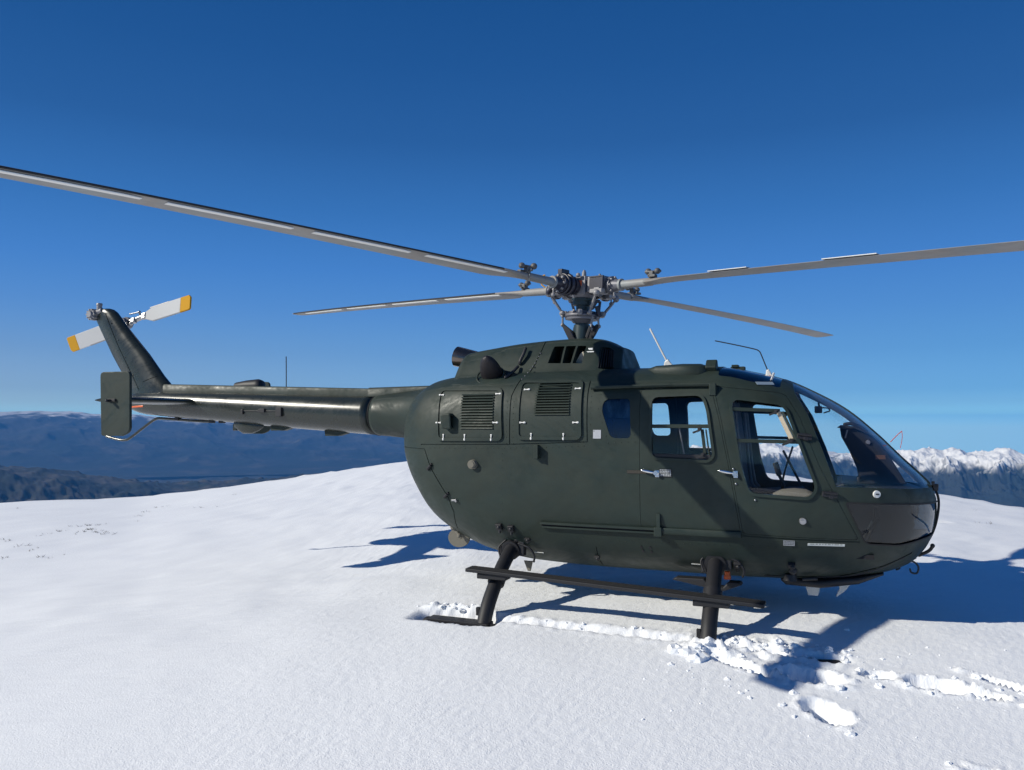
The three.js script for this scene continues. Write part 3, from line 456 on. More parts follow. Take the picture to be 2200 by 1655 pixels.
{ const g = [], dome = new THREE.SphereGeometry(.0042, 6, 4).scale(1, 1, .55), row = (pts, gap) => { for (let i = 1; i < pts.length; i++) { const [a, b] = [pts[i - 1], pts[i]], n = Math.max(1, Math.round(Math.hypot(b[0] - a[0], b[1] - a[1]) / gap)); for (let k = 0; k < n; k++) { const x = lerp(a[0], b[0], k / n), y = lerp(a[1], b[1], k / n); g.push(onHull(dome, x, y, .0005)); } } };
  for (const o of [.028, -.028]) { row([[.254 + o, 1.72], [.266 + o, 1.33]], .045); row([[-.384 + o, 1.31], [-.390 + o, 1.69]], .045); }
  row([[.24, 1.295], [-.38, 1.272], [-1.2, 1.262]], .05); row([[-1.17, 1.20], [-1.11, 1.08], [-.93, .85]], .045); row([[.36, 1.69], [.60, 1.695], [.635, 1.33], [.43, 1.32], [.345, 1.58], [.36, 1.69]], .05); row([[.30, .63], [.60, .635]], .05); row([[-.3, .60], [.6, .575], [1.3, .60], [2.1, .60]], .055); row([[-.45, 1.23], [-.46, .72]], .06);
  mesh('rivets', g, M.olive, fuselage, null, 'stuff'); }
// side rail of the sliding door, gutters, steps on the hull
{
  const seg = (x0, x1, y, d, h) => loft(Array.from({ length: 13 }, (_, i) => { const x = lerp(x0, x1, i / 12), z = hullZ(x, y) + d * .3, k = []; for (const [a, b] of [[-1, -.8], [-.8, -1], [.8, -1], [1, -.8], [1, .8], [.8, 1], [-.8, 1], [-1, .8]]) k.push([x, y + b * h / 2, z + a * d / 2]); return k; }), rad(35));
  const rail = part('door_rail', heli);
  mesh('rail_bar', seg(-.13, .80, .690, .035, .020), M.olive, rail); mesh('rail_bar', seg(-.12, .80, .660, .03, .014), M.olive, rail); mesh('rail_channel', seg(-.125, .79, .674, .012, .02), M.blackMatte, rail);
  mesh('rail_cover', seg(.80, 1.39, .678, .03, .045), M.olive, rail); mesh('rail_bracket', [box(.028, .14, .03, [.805, .735, hullZ(.805, .73) + .012]), box(.06, .07, .05, [.80, .67, hullZ(.8, .67) + .018])], M.olive, rail);
  const gut = [[.28, 1.742], [.6, 1.748], [.9, 1.752], [1.2, 1.750]];
  mesh('roof_gutter', [...gut.slice(1).map((q, i) => { const p = gut[i], a = [p[0], p[1], hullZ(...p) + .03], b = [q[0], q[1], hullZ(...q) + .03]; return bar(a, b, .013); }), ...gut.slice(1).map((q, i) => { const p = gut[i]; return box(q[0] - p[0], .012, .07, [(p[0] + q[0]) / 2, (p[1] + q[1]) / 2 + .006, hullZ(p[0], p[1]) + .012], [0, 0, Math.atan2(q[1] - p[1], q[0] - p[0])]); })], M.olive, heli);
  mesh('gutter_end', box(.05, .09, .04, [1.20, 1.715, hullZ(1.2, 1.715) + .01]), M.olive, heli);
  mesh('roof_block', box(.085, .10, .10, [1.165, 1.885, .5], [0.7, 0, 0]), M.olive, heli);
}

// roof: raised fairing, antennas
mesh('roof_fairing', loft([[.62, .20, .006], [.74, .34, .032], [.95, .38, .040], [1.08, .38, .036], [1.17, .30, .006]].map(([x, w, h]) => { const r = []; for (let j = 0; j < 32; j++) { const a = j / 32 * 2 * Math.PI; r.push([x, 1.86 + Math.sign(Math.sin(a)) * Math.abs(Math.sin(a)) ** .45 * (.03 + h), .22 + Math.sign(Math.cos(a)) * Math.abs(Math.cos(a)) ** .45 * w]); } return r; })), M.olive, heli);
const fin = (pts, z, t) => slab(pts, z - t / 2, z + t / 2, t * .3);
{
  const a = part('roof_antenna', heli);
  mesh('antenna_base', [new THREE.SphereGeometry(.5, 20, 10).scale(.22, .03, .07).translate(.80, 1.935, .02), fin([[.70, 1.93], [.71, 1.985], [.74, 2.005], [.765, 1.97], [.80, 1.935]], .02, .03)], M.white, a);
  mesh('antenna_whip', tube([[.735, 1.975, .02], [.665, 2.115, .02], [.592, 2.262, .02]], .008), M.white, a);
  const b = part('bent_antenna', heli);
  mesh('antenna_base', [fin([[1.515, 1.80], [1.525, 1.885], [1.545, 1.895], [1.60, 1.80]], .10, .035), new THREE.SphereGeometry(.5, 16, 8).scale(.12, .03, .07).translate(1.555, 1.812, .10)], M.white, b);
  mesh('antenna_whip', tube([[1.54, 1.875, .10], [1.512, 1.95, .10], [1.485, 2.022, .10], [1.47, 2.042, .10], [1.44, 2.056, .10], [1.30, 2.094, .10], [1.138, 2.134, .10]], .0045, 60), M.black, b);
  mesh('antenna_bolt', ball(.009, [1.553, 1.835, .122]), M.red, b);
  mesh('temperature_probe', [bar([1.575, 1.76, .42], [1.605, 1.845, .42], .009), bar([1.57, 1.75, .42], [1.58, 1.78, .42], .016)], M.steel, heli);
  mesh('roof_bracket', [box(.11, .04, .08, [1.31, 1.90, .08]), box(.05, .02, .1, [1.29, 1.925, .08])], M.olive, heli);
  const w = part('yaw_string', heli); mesh('string_post', tube([[2.40, 1.33, 0], [2.45, 1.385, 0], [2.478, 1.41, 0]], .003), M.red, w); mesh('string', tube([[2.478, 1.41, 0], [2.479, 1.36, 0], [2.465, 1.285, 0]], .002), M.red, w);
}
plate('placard', .135, .036, 1.55, 1.758, null, lin(.20, .26, .33));  // pale plate coloured to look like a dim reflection on the roof glass

// engine cowling: a saddle on the roof with intake at the front, exhausts at the rear
const COWL = [[-1.115, 1.86, .32, .36, .50], [-1.085, 1.915, .33, .39, .53], [-1.06, 1.995, .33, .41, .55], [-1.035, 2.065, .32, .42, .57], [-1.0, 2.105, .30, .43, .59], [-.95, 2.116, .29, .43, .61], [-.8, 2.136, .30, .44, .64], [-.49, 2.172, .31, .44, .66], [-.18, 2.192, .30, .43, .66], [.05, 2.198, .29, .41, .64], [.21, 2.184, .27, .40, .60], [.30, 2.15, .25, .39, .56], [.335, 2.118, .235, .385, .54]];
const cowlTop = (x) => smoothTable(COWL, clamp(x, -1.115, .335));
function cowlRing(x) {
  const [, T, w, m, f] = cowlTop(x), hgt = T - 1.80, half = [[0, T], [w * .55, T - .004], [w * .85, T - .02], [w, T - .055], [lerp(w, m, .45), T - .055 - (hgt - .055) * .22], [lerp(w, m, .85), T - .055 - (hgt - .055) * .48], [m + .03, 1.80 + hgt * .22], [lerp(m, f, .45), 1.80 + hgt * .10], [lerp(m, f, .8), 1.80 + hgt * .01], [f, 1.74], [f - .06, 1.66]];
  const c = new THREE.SplineCurve(half.map(([z, y]) => new THREE.Vector2(z, y))).getPoints(44), r = c.map((p) => [x, p.y, p.x]);
  for (let i = c.length - 1; i > 0; i--) r.push([x, c[i].y, -c[i].x]); return r;
}
function cowlZ(x, y) { const r = cowlRing(x); let best = 0; for (let i = 1; i < 45; i++) { const a = r[i - 1], b = r[i]; if ((a[1] - y) * (b[1] - y) <= 0 && a[1] !== b[1]) best = lerp(a[2], b[2], (y - a[1]) / (b[1] - a[1])); } return best; }
const cowlRings = []; for (let x = -1.115; x < .3351; x += x < -.96 ? .0125 : .03) cowlRings.push(cowlRing(Math.min(x, .335)));
const intakeFace = [.345, .38, .395].map((x, i) => cowlRing(.335).map(([, y, z]) => [x + (1 - clamp((y - 1.85) / .3, 0, 1)) * .05, y - i * .008, z * (1 - i * .015)]));
const cowlSolid = brush(loft([...cowlRings, ...intakeFace]));
const cowlGrow = (d) => { const g = loft([...cowlRings, ...intakeFace]), p = g.attributes.position, n = g.attributes.normal; for (let i = 0; i < p.count; i++) p.setXYZ(i, p.getX(i) + d * n.getX(i), p.getY(i) + d * n.getY(i), p.getZ(i) + d * n.getZ(i)); g.computeVertexNormals(); return brush(g); };
const cowlSkin = csg(cowlGrow(.02), cowlGrow(-.007), SUBTRACTION);
let cowl = cut(cowlSolid, csg(cowlSkin, prism(band([[-.352, 1.80], [-.345, 1.86], [-.30, 1.95], [-.262, 2.10], [-.25, 2.25]], .008), .0, 1.1), INTERSECTION));
// side openings of the gearbox bay, hollow behind
for (const q of [[[-.160, 2.118], [-.070, 2.118], [-.075, 1.967], [-.186, 1.970]], [[-.055, 2.118], [.030, 2.118], [.010, 1.966], [-.060, 1.967]], [[.046, 2.117], [.118, 2.114], [.104, 1.962], [.026, 1.965]]]) cowl = cut(cowl, prism(q, .14, 1.1, .006), prism(q, -1.1, -.14, .006));
cowl = cut(cowl, box(.34, .20, .22, [-.03, 2.04, 0]));
const INTAKE = [[.232, 2.100], [.300, 2.098], [.338, 2.070], [.372, 1.905], [.245, 1.915]];
cowl = cut(cowl, prism(INTAKE, .04, 1.1, .012), prism(INTAKE, -1.1, -.04, .012)); // side openings of the intake
const cowling = mesh('engine_cowling', cowl.geometry, M.olive, heli);
mesh('gearbox', [new THREE.CylinderGeometry(.10, .13, .2, 28).translate(-.0, 2.03, 0), box(.09, .12, .10, [.09, 2.01, .14]), tube([[-.02, 1.97, .17], [.05, 2.05, .2], [.09, 2.10, .18]], .012)], M.canvas, cowling);
mesh('added_intake_bars', [...Array.from({ length: 7 }, (_, i) => bar([.246 + i * .0165, 2.092 - i * .003, .300 - i * .004], [.256 + i * .019, 1.922, .435 - i * .006], .0035, .0035, 6)), ], M.black, cowling, null, 'stuff');  // black bars added to make the intake opening look dark
mesh('gearbox_cover', slab([[.005, 1.955], [.10, 1.955], [.10, 2.05], [.09, 2.07], [.065, 2.055]], .285, .305, .006), new THREE.MeshStandardMaterial({ color: lin(.42, .38, .30), roughness: .7 }), cowling);
mesh('cowling_handle', [tube([[-.40, 2.105, .375], [-.405, 2.06, .405], [-.425, 2.0, .43], [-.43, 1.975, .43]], .014)], M.black, cowling);
mesh('cowling_handle', [tube([[-.437, 1.945, .46], [-.46, 1.90, .51], [-.50, 1.85, .575]], .013)], M.black, cowling);
{ const r = []; for (let i = 0; i < 9; i++) r.push(ball(.006, [lerp(-.285, -.36, i / 8) + .018, lerp(2.06, 1.83, i / 8), lerp(.37, .60, (i / 8) ** 1.6)])); mesh('rivet', r, M.hubGrey, cowling, null, 'stuff'); }
for (const [x, y, z, w, h] of [[.157, 2.085, .345, .04, .018], [.155, 2.06, .352, .075, .010]]) mesh('cowling_placard', box(w, h, .004, [x, y, cowlZ(x, y) + .001], [-.42, 0, 0]), M.white, cowling);
{ // rear exhaust stub and the shrouded side outlet
  const e = part('exhaust_pipe', heli), a = V(-.93, 2.025, .0), b = V(-1.225, 2.092, .0), d = b.clone().sub(a).normalize();
  const ring = [[.082, 0], [.086, .10], [.092, .24], [.095, .318], [.090, .322], [.086, .318], [.084, .1], [.078, .0]].map(([r, h]) => new THREE.Vector2(r, h));
  const g = new THREE.LatheGeometry(ring, 36).applyQuaternion(new THREE.Quaternion().setFromUnitVectors(V(0, 1, 0), d)).translate(a.x, a.y, a.z);
  mesh('pipe_wall', g, M.exhaust, e); mesh('pipe_inside', bar([-.95, 2.03, 0], [-1.1, 2.063, 0], .08), M.sooty, e);
  for (const s of [1, -1]) {
    const o = part('exhaust_shroud', heli), pts = [];
    for (let i = 0; i <= 20; i++) { const t = i / 20; pts.push(new THREE.Vector2(.095 * Math.sqrt(Math.max(0, 1 - t * t)) * (1 - .1 * t) + .0005, .23 * t)); }
    const c = new THREE.LatheGeometry(pts, 30).scale(1, 1, .8).rotateX(.95).rotateY(.15).translate(-.655, 1.885, .50);
    const cc = s > 0 ? c : flipZ(c); mesh('shroud', cc, M.sooty, o);
    const rim = new THREE.TorusGeometry(.105, .008, 10, 40).scale(1.15, 1, 1).rotateX(-.75).translate(-.655, 1.872, .535); mesh('shroud_rim', s > 0 ? rim : flipZ(rim), M.olive, o);
  }
}

// ---------------------------------------------------------------- tail
const BOOM = [ // x, bottom, top, half width
  [-5.36, 1.665, 1.76, .045], [-5.33, 1.635, 1.79, .085], [-5.26, 1.605, 1.815, .115], [-5.1, 1.572, 1.832, .14], [-4.9, 1.555, 1.835, .152], [-4.0, 1.487, 1.812, .178], [-3.0, 1.416, 1.775, .20], [-2.08, 1.357, 1.745, .222]];
const ROOT = [[-2.06, 1.354, 1.752, .225], [-1.9, 1.342, 1.768, .240], [-1.7, 1.325, 1.785, .275], [-1.55, 1.312, 1.80, .33], [-1.40, 1.30, 1.83, .42], [-1.25, 1.30, 1.865, .50], [-1.0, 1.33, 1.885, .54]];
const round = (tab, a, b, step, sq = 2.15) => { const r = []; for (let x = a; x < b - 1e-6; x += step) r.push(x); r.push(b); return r.map((x) => { const [, lo, hi, w] = smoothTable(tab, x), k = []; for (let j = 0; j < 64; j++) { const t = j / 64 * 2 * Math.PI, c = Math.cos(t), s = Math.sin(t), e = 2 / sq; k.push([x, (lo + hi) / 2 + Math.sign(s) * Math.abs(s) ** e * (hi - lo) / 2, Math.sign(c) * Math.abs(c) ** e * w]); } return k; }); };
const boomZ = (x, y) => { const [, lo, hi, w] = smoothTable(BOOM, x), q = Math.abs((y - (lo + hi) / 2) / ((hi - lo) / 2)); return w * Math.max(0, 1 - q ** 2.15) ** (1 / 2.15); };
mesh('boom_fairing', [loft(round(ROOT, -2.06, -1.0, .03)), clean(new THREE.TorusGeometry(.205, .012, 10, 48).scale(.97, .85, 1).rotateY(Math.PI / 2).translate(-2.065, 1.552, 0))], M.olive, heli);
const boom = mesh('tail_boom', loft([...round(BOOM, -5.36, -5.1, .02), ...round(BOOM, -5.05, -2.08, .09)]), M.oliveGloss, heli);
mesh('boom_seam', new THREE.TorusGeometry(.212, .006, 8, 48).scale(1.035, .925, 1).rotateY(Math.PI / 2).translate(-2.073, 1.552, 0), M.rubber, heli);
{ // drive shaft cover along the top
  const prof = (x0, y0, x1, y1, w, h) => { const r = []; for (const [x, y] of [[x0, y0], [x1, y1]]) { const k = []; for (const [z, v] of [[-w, -.03], [-w, h * .72], [-w * .86, h * .95], [-w * .66, h], [w * .66, h], [w * .86, h * .95], [w, h * .72], [w, -.03]]) k.push([x, y + v, z]); r.push(k); } return loft(r, rad(40)); };
  const cov = mesh('drive_shaft_cover', [prof(-4.80, 1.83, -2.15, 1.735, .088, .075), prof(-2.15, 1.742, -1.45, 1.75, .098, .075)], M.olive, heli);
  for (const f of [0, 1]) { const g = []; for (const s of [1, -1]) g.push(box(2.62, .012, .03, [-3.475, lerp(1.758, 1.853, .5) - .083, s * .100], [0, 0, -Math.atan2(.095, 2.65)])); if (!f) mesh('cover_flange', g, M.oliveGloss, cov); }
  mesh('top_light', [loft([[-3.87, .03, .005], [-3.84, .06, .055], [-3.70, .07, .075], [-3.56, .07, .085], [-3.515, .06, .07], [-3.50, .03, .01]].map(([x, w, h]) => { const k = []; for (let j = 0; j < 24; j++) { const t = j / 24 * 2 * Math.PI; k.push([x, 1.855 + Math.sin(t) * h * .8 + h * .15, Math.cos(t) * w]); } return k; }))], M.black, heli);
  mesh('boom_antenna', tube([[-3.2, 1.83, 0], [-3.203, 2.0, 0], [-3.207, 2.158, 0]], .005), M.black, heli);
}
mesh('belly_antenna', [loft([[-3.85, .005, .01], [-3.82, .035, .05], [-3.72, .05, .095], [-3.60, .045, .085], [-3.52, .03, .05], [-3.46, .005, .01]].map(([x, w, h]) => { const k = []; for (let j = 0; j < 24; j++) { const t = j / 24 * 2 * Math.PI; k.push([x, 1.455 + (x + 3.65) * -.07 + Math.sin(t) * h, .03 + Math.cos(t) * w]); } return k; })), box(.05, .07, .05, [-3.83, 1.43, .02])], M.oliveGloss, heli);
for (const [x, y] of [[-3.22, 1.425], [-2.55, 1.375]]) mesh('boom_foot', slab([[x - .13, y + .03], [x - .12, y - .028], [x + .03, y - .028], [x + .12, y - .004], [x + .13, y + .03]], -.02, .06, .006), M.olive, heli);
mesh('boom_bracket', [box(.08, .04, .03, [-3.34, 1.60, boomZ(-3.34, 1.6) + .008]), box(.07, .09, .035, [-3.12, 1.585, boomZ(-3.12, 1.585) + .006]), bar([-3.6, 1.60, boomZ(-3.6, 1.6) + .004], [-3.12, 1.595, boomZ(-3.12, 1.6) + .004], .005), box(.03, .05, .03, [-3.6, 1.59, boomZ(-3.6, 1.59) + .004])], M.black, heli);
for (const y of [1.735, 1.655]) mesh('orange_strip', loft(Array.from({ length: 6 }, (_, i) => { const x = lerp(-5.33, -5.03, i / 5), [, lo, hi, w] = smoothTable(BOOM, x), yy = y + (i / 5) * .008, zz = boomZ(x, yy), k = []; for (let j = 0; j < 8; j++) { const t = j / 8 * 2 * Math.PI; k.push([x, yy + Math.sin(t) * .012, zz - .002 + Math.cos(t) * .006]); } return k; })), M.orange, boom);  // thin orange strips along the tail cone
{ // swept fin with its gearbox housing
  const rows = [[1.70, -4.60, -5.36, .10], [1.80, -4.68, -5.36, .105], [1.88, -4.75, -5.39, .100], [2.0, -4.88, -5.47, .092], [2.25, -5.11, -5.66, .086], [2.55, -5.43, -5.86, .080], [2.70, -5.575, -5.955, .076], [2.755, -5.63, -5.955, .070], [2.79, -5.685, -5.92, .055], [2.803, -5.73, -5.86, .02]];
  const ring = ([y, le, te, t]) => { const k = [], n = 40, ch = le - te; for (let j = 0; j < n; j++) { const a = j / n * 2 * Math.PI, u = (1 - Math.cos(a)) / 2, th = t * 1.9 * (Math.sqrt(u) * (1 - u) ** .75) * 1.02 + .012 * Math.sin(Math.min(1, u * 6) * Math.PI / 2) * (u < .999 ? 1 : 0); k.push([le - u * ch, y, (a < Math.PI ? 1 : -1) * th]); } return k; };
  const all = []; for (let i = 0; i < rows.length - 1; i++) for (let s = 0; s < 4; s++) all.push(ring(rows[i].map((v, k) => lerp(v, rows[i + 1][k], s / 4)))); all.push(ring(rows[rows.length - 1]));
  let g = brush(loft(all)); g = cut(g, prism(band([[-5.72, 2.735], [-5.5, 2.35], [-5.16, 1.84]], .009), .062, .3), prism(band([[-5.10, 1.93], [-4.93, 1.99], [-4.90, 2.02]], .006), .05, .3));
  mesh('tail_fin', g.geometry, M.oliveGloss, heli);
  mesh('fin_bolts', [box(.012, .05, .012, [-5.36, 1.86, .02]), ...[0, 1, 2, 3].map((i) => ball(.007, [-5.62 + i * .12, 2.62 - i * .2, .082]))], M.oliveGloss, heli);
}
{ // stabiliser with end plates
  const st = mesh('horizontal_stabiliser', loft([-1.0, -.55, -.13, .13, .55, 1.0].map((z) => { const k = [], le = -4.27 - Math.max(0, Math.abs(z) - .2) * .0, te = -4.72; for (let j = 0; j < 32; j++) { const a = j / 32 * 2 * Math.PI, u = (1 - Math.cos(a)) / 2; k.push([le + (te - le) * u, 1.70 + (a < Math.PI ? 1 : -1) * (.085 * Math.sqrt(u) * (1 - u) + .004), z]); } return k; })), M.oliveGloss, heli); void st;
  for (const s of [1, -1]) {
    const e = mesh('end_plate', slab([[-4.640, 1.975], [-4.245, 1.972], [-4.226, 1.39], [-4.33, 1.348], [-4.605, 1.350]], s * 1.0 - .015, s * 1.0 + .015, .006, [.05, .05, .05, .03, .03]), M.olive, heli);
    mesh('navigation_light', [bar([-4.47, 1.690, s * 1.0], [-4.47, 1.690, s * 1.07], .018, .014), ball(.015, [-4.47, 1.690, s * 1.075]), box(.10, .028, .03, [-4.46, 1.695, s * 1.02])], M.black, e);
  }
}
mesh('tail_skid', tube([[-4.15, 1.50, 0], [-4.28, 1.493, 0], [-4.64, 1.513, 0], [-4.92, 1.528, 0], [-4.99, 1.52, 0], [-5.08, 1.478, 0], [-5.36, 1.315, 0], [-5.44, 1.287, 0], [-5.55, 1.288, 0], [-5.74, 1.325, 0]], .015, 80), M.oliveGloss, heli);
mesh('skid_clamp', [box(.05, .05, .06, [-4.66, 1.53, 0]), box(.06, .05, .05, [-4.16, 1.50, .02]), box(.05, .03, .06, [-4.02, 1.49, .02])], M.black, heli);

// tail rotor on the left side of the fin
{
  const hubT = [-5.857, 2.685, -.35], tr = part('tail_rotor', heli); tr.position.set(...hubT);
  mesh('rotor_shaft', [bar([0, 0, .30], [0, 0, -.06], .035), bar([0, 0, -.03], [0, 0, .03], .07), bar([0, 0, .05], [0, 0, .09], .055)], M.hubGrey, tr);
  for (const s of [0, 1]) {
    const rot = rad(10.6) + s * (Math.PI + rad(2)), pitch = rad(-14), place = (g) => clean(g).rotateX(pitch).rotateZ(rot);
    const blade = (x0, x1, pts) => new THREE.ExtrudeGeometry(rounded(pts, 0), { depth: .016, bevelEnabled: true, bevelSize: .006, bevelThickness: .005, bevelSegments: 2, bevelOffset: -.006 }).translate(0, 0, -.008);
    mesh('rotor_blade', place(blade(0, 0, [[.285, .06], [.42, .105], [.86, .105], [.86, -.085], [.43, -.085], [.285, -.02]])), M.bladeWhite, tr);
    mesh('blade_tip', place(blade(0, 0, [[.8605, .105], [.985, .105], [1.01, .075], [1.012, -.07], [.995, -.085], [.8605, -.085]])), M.yellow, tr);
    mesh('blade_grip', [place(bar([.02, 0, 0], [.30, .02, 0], .035, .028)), place(box(.06, .075, .05, [.275, .02, 0])), place(box(.05, .06, .06, [.13, -.01, .02])), place(bar([.06, .09, .03], [.22, .075, .03], .009)), place(ball(.018, [.22, .075, .03])), place(ball(.022, [.10, -.045, .03])), place(bar([.22, .075, .03], [.22, .02, .0], .012))], M.steel, tr);
    mesh('leading_edge', place(box(.30, .014, .02, [.52, .101, .004])), M.hubPale, tr);
  }
  const gb = part('tail_gearbox', heli);
  mesh('gearbox_cap', [bar([-5.93, 2.735, -.06], [-5.93, 2.735, .10], .062, .055, 28), bar([-5.93, 2.735, .10], [-5.93, 2.735, .125], .042, .035), ...Array.from({ length: 10 }, (_, i) => { const a = i / 10 * 6.283; return bar([-5.93 + .058 * Math.cos(a), 2.735 + .058 * Math.sin(a), .02], [-5.93 + .058 * Math.cos(a), 2.735 + .058 * Math.sin(a), .108], .010, .010, 8); })], M.hubPale, gb);
  mesh('gearbox_filler', [bar([-5.85, 2.78, .05], [-5.85, 2.855, .05], .030), bar([-5.85, 2.845, .05], [-5.85, 2.865, .05], .036, .03), bar([-5.88, 2.76, .05], [-5.80, 2.78, .05], .03)], M.hubPale, gb);
}

// ---------------------------------------------------------------- main rotor
const rotorTilt = new THREE.Quaternion().setFromEuler(new THREE.Euler(rad(.9), 0, rad(-3.0)));
const HUB = V(0, 2.655, 0);
{
  const aero = (chord0, t) => { const n = 36, k = []; for (let j = 0; j < n; j++) { const a = j / n * 2 * Math.PI, u = (1 - Math.cos(a)) / 2, th = t * 2.6 * Math.sqrt(u) * (1 - u) * .5 + .0012; k.push([(a < Math.PI ? 1 : -1) * th, (u - .27) * chord0]); } return k; };
  const R = 4.895, rows = [[.66, .066, .060], [.74, .085, .056], [.84, .16, .046], [.95, .245, .036], [1.06, .27, .032], [1.6, .27, .0324], [2.4, .27, .0324], [3.2, .27, .0324], [4.0, .27, .0324], [4.70, .27, .0324], [4.86, .262, .03], [R, .24, .02]];
  const droop = (r) => .035 * (r / R) - .04 * (r / R) ** 3, twist = (r) => rad(5.8 - 8.5 * (r / R));
  const sec = ([r, c, t]) => { const a = twist(r), cs = Math.cos(a), sn = Math.sin(a), z0 = r < 1.0 ? 0 : 0; return aero(c, t).map(([y, z]) => [r, droop(r) + y * cs - z * sn, z * cs + y * sn + z0]); };
  const spin = (o, A) => { o.position.copy(HUB); o.quaternion.copy(rotorTilt).multiply(new THREE.Quaternion().setFromAxisAngle(V(0, 1, 0), A)); };
  const pts = []; for (let i = 0; i < rows.length - 1; i++) for (let s = 0; s < 6; s++) pts.push(sec(rows[i].map((v, k) => lerp(v, rows[i + 1][k], s / 6)))); pts.push(sec(rows[rows.length - 1]));
  const bladeGeo = loft(pts);
  const tabAt = (r0, r1, z0, z1, dy) => { const k = []; for (let i = 0; i <= 10; i++) { const r = lerp(r0, r1, i / 10), a = twist(r), c = Math.cos(a), s = Math.sin(a), cham = i === 0 ? .012 : 0, q = []; for (const [z, y] of [[z0 + cham, dy - .0025], [z0 + cham, dy + .0025], [z1, dy + .0025], [z1, dy - .0025]]) q.push([r, droop(r) + y * c - z * s, z * c + y * s]); k.push(q); } return loft(k, rad(30)); };
  const make = (A, stripes, extra) => {
    const b = new THREE.Mesh(planarUV(clean(bladeGeo)), M.grey); b.name = numbered('rotor_blade'); b.castShadow = b.receiveShadow = true; spin(b, A); heli.add(b);
    for (const [r0, r1] of [[1.0, 1.80], [1.945, 2.707], [2.85, 3.614], [3.745, 4.56]]) if (stripes) mesh('leading_strip', tabAt(r0, r1, -.069, -.018, -.0155), M.tab, b);
    mesh('shaded_edge_strip', (() => { const k = []; for (let i = 0; i <= 24; i++) { const r = lerp(1.05, 4.86, i / 24), s = sec([r, .2745, .0352]).slice(); k.push([s[35], s[0], s[1], s[2]]); } return loft(k); })(), M.black, b);  // edge strip blackened to carry the shade on the front of the blade
    if (extra) for (const [r0, r1] of extra) mesh('trim_tab', tabAt(r0, r1, .150, .208, .010), M.white, b);
    const dm = part('vibration_damper', b);
    mesh('pendulum', [ball(.027, [.665, .092, -.02], [1, 1, 1.1]), ball(.025, [.775, .085, .01], [1, 1, 1.1]), bar([.65, .088, 0], [.80, .085, 0], .010), box(.04, .06, .05, [.72, .06, 0]), bar([.72, .05, -.055], [.72, .05, .055], .010), box(.07, .02, .04, [.745, .045, .035])], M.greyDark, b); b.remove(dm);
    return b;
  };
  const AZ = [67.8, 157.8, 247.8, 337.8].map(rad);
  make(AZ[0], false); make(AZ[1], true); make(AZ[2], true); make(AZ[3], false, [[1.35, 1.66], [2.20, 2.55]]);
  const hub = part('rotor_head', heli); hub.position.copy(HUB); hub.quaternion.copy(rotorTilt);
  mesh('hub_body', [new THREE.CylinderGeometry(.11, .125, .10, 32), new THREE.CylinderGeometry(.085, .12, .05, 28).translate(0, .07, 0), new THREE.CylinderGeometry(.11, .09, .05, 28).translate(0, -.07, 0)], M.hubGrey, hub);
  mesh('hub_cap', [bar([0, .09, 0], [0, .145, 0], .022, .018), bar([0, .14, 0], [0, .158, 0], .012), bar([.09, .06, .08], [.09, .085, .08], .012), bar([-.09, .06, .08], [-.09, .085, .08], .012)], M.hubPale, hub);
  mesh('hub_marker', box(.03, .045, .006, [.012, .025, .135]), M.orange, hub);
  AZ.forEach((A, i) => {
    const turn = (g) => clean(g).rotateY(A);
    mesh('blade_sleeve', [bar([.10, 0, 0], [.34, 0, 0], .070, .064, 28), bar([.16, 0, 0], [.185, 0, 0], .082, .082, 28), bar([.305, 0, 0], [.33, 0, 0], .080, .080, 28), bar([.34, 0, 0], [.40, 0, 0], .058, .046, 24)].map(turn), i % 2 ? M.hubGrey : M.hubDark, hub);
    mesh('blade_neck', [bar([.38, 0, 0], [.72, .004, 0], .037, .033, 22), bar([.40, 0, 0], [.42, 0, 0], .052, .052, 22)].map(turn), M.grey, hub);
    mesh('pitch_horn', [box(.13, .035, .05, [.25, -.055, .12]), box(.06, .05, .10, [.25, -.05, .085]), ball(.028, [.27, -.075, .155])].map(turn), M.hubPale, hub);
    mesh('sleeve_bolts', [...Array.from({ length: 8 }, (_, k) => { const a = k / 8 * 6.283; return bar([.325, .068 * Math.cos(a), .068 * Math.sin(a)], [.348, .068 * Math.cos(a), .068 * Math.sin(a)], .010, .010, 8); }), box(.05, .025, .08, [.22, .075, 0]), bar([.2, .07, .03], [.2, .105, .03], .010), ball(.018, [.36, -.10, .03]), bar([.36, -.06, .03], [.36, -.11, .03], .007), ball(.02, [.15, .09, -.06])].map(turn), M.hubPale, hub);
  });
  const sq = (a) => [Math.cos(a), -Math.sin(a)];
  { const A = AZ[3], turn = (g) => clean(g).rotateY(A); mesh('hub_box', [box(.17, .14, .20, [.20, .012, .0], [0, 0, 0], .12)].map(turn), M.hubPale, hub); mesh('hub_box_lid', [box(.13, .10, .02, [.22, .012, .105]), box(.02, .13, .022, [.29, .012, .105]), box(.13, .012, .03, [.22, .07, .105])].map(turn), M.hubDark, hub);
    mesh('hub_plate', [slab([[-.03, -.06], [-.03, .07], [.11, .085], [.11, -.075], [.08, -.075]], .108, .118, .003)].map(turn), M.hubPale, hub);
    const B = AZ[2], tb = (g) => clean(g).rotateY(B); mesh('hub_clamp', [new THREE.TorusGeometry(.084, .017, 12, 32).rotateY(Math.PI / 2).translate(.235, 0, 0), new THREE.TorusGeometry(.083, .012, 12, 32).rotateY(Math.PI / 2).translate(.285, 0, 0), bar([.30, -.02, .09], [.35, -.09, .11], .018), box(.10, .05, .05, [.25, .105, .02])].map(tb), M.hubDark, hub);
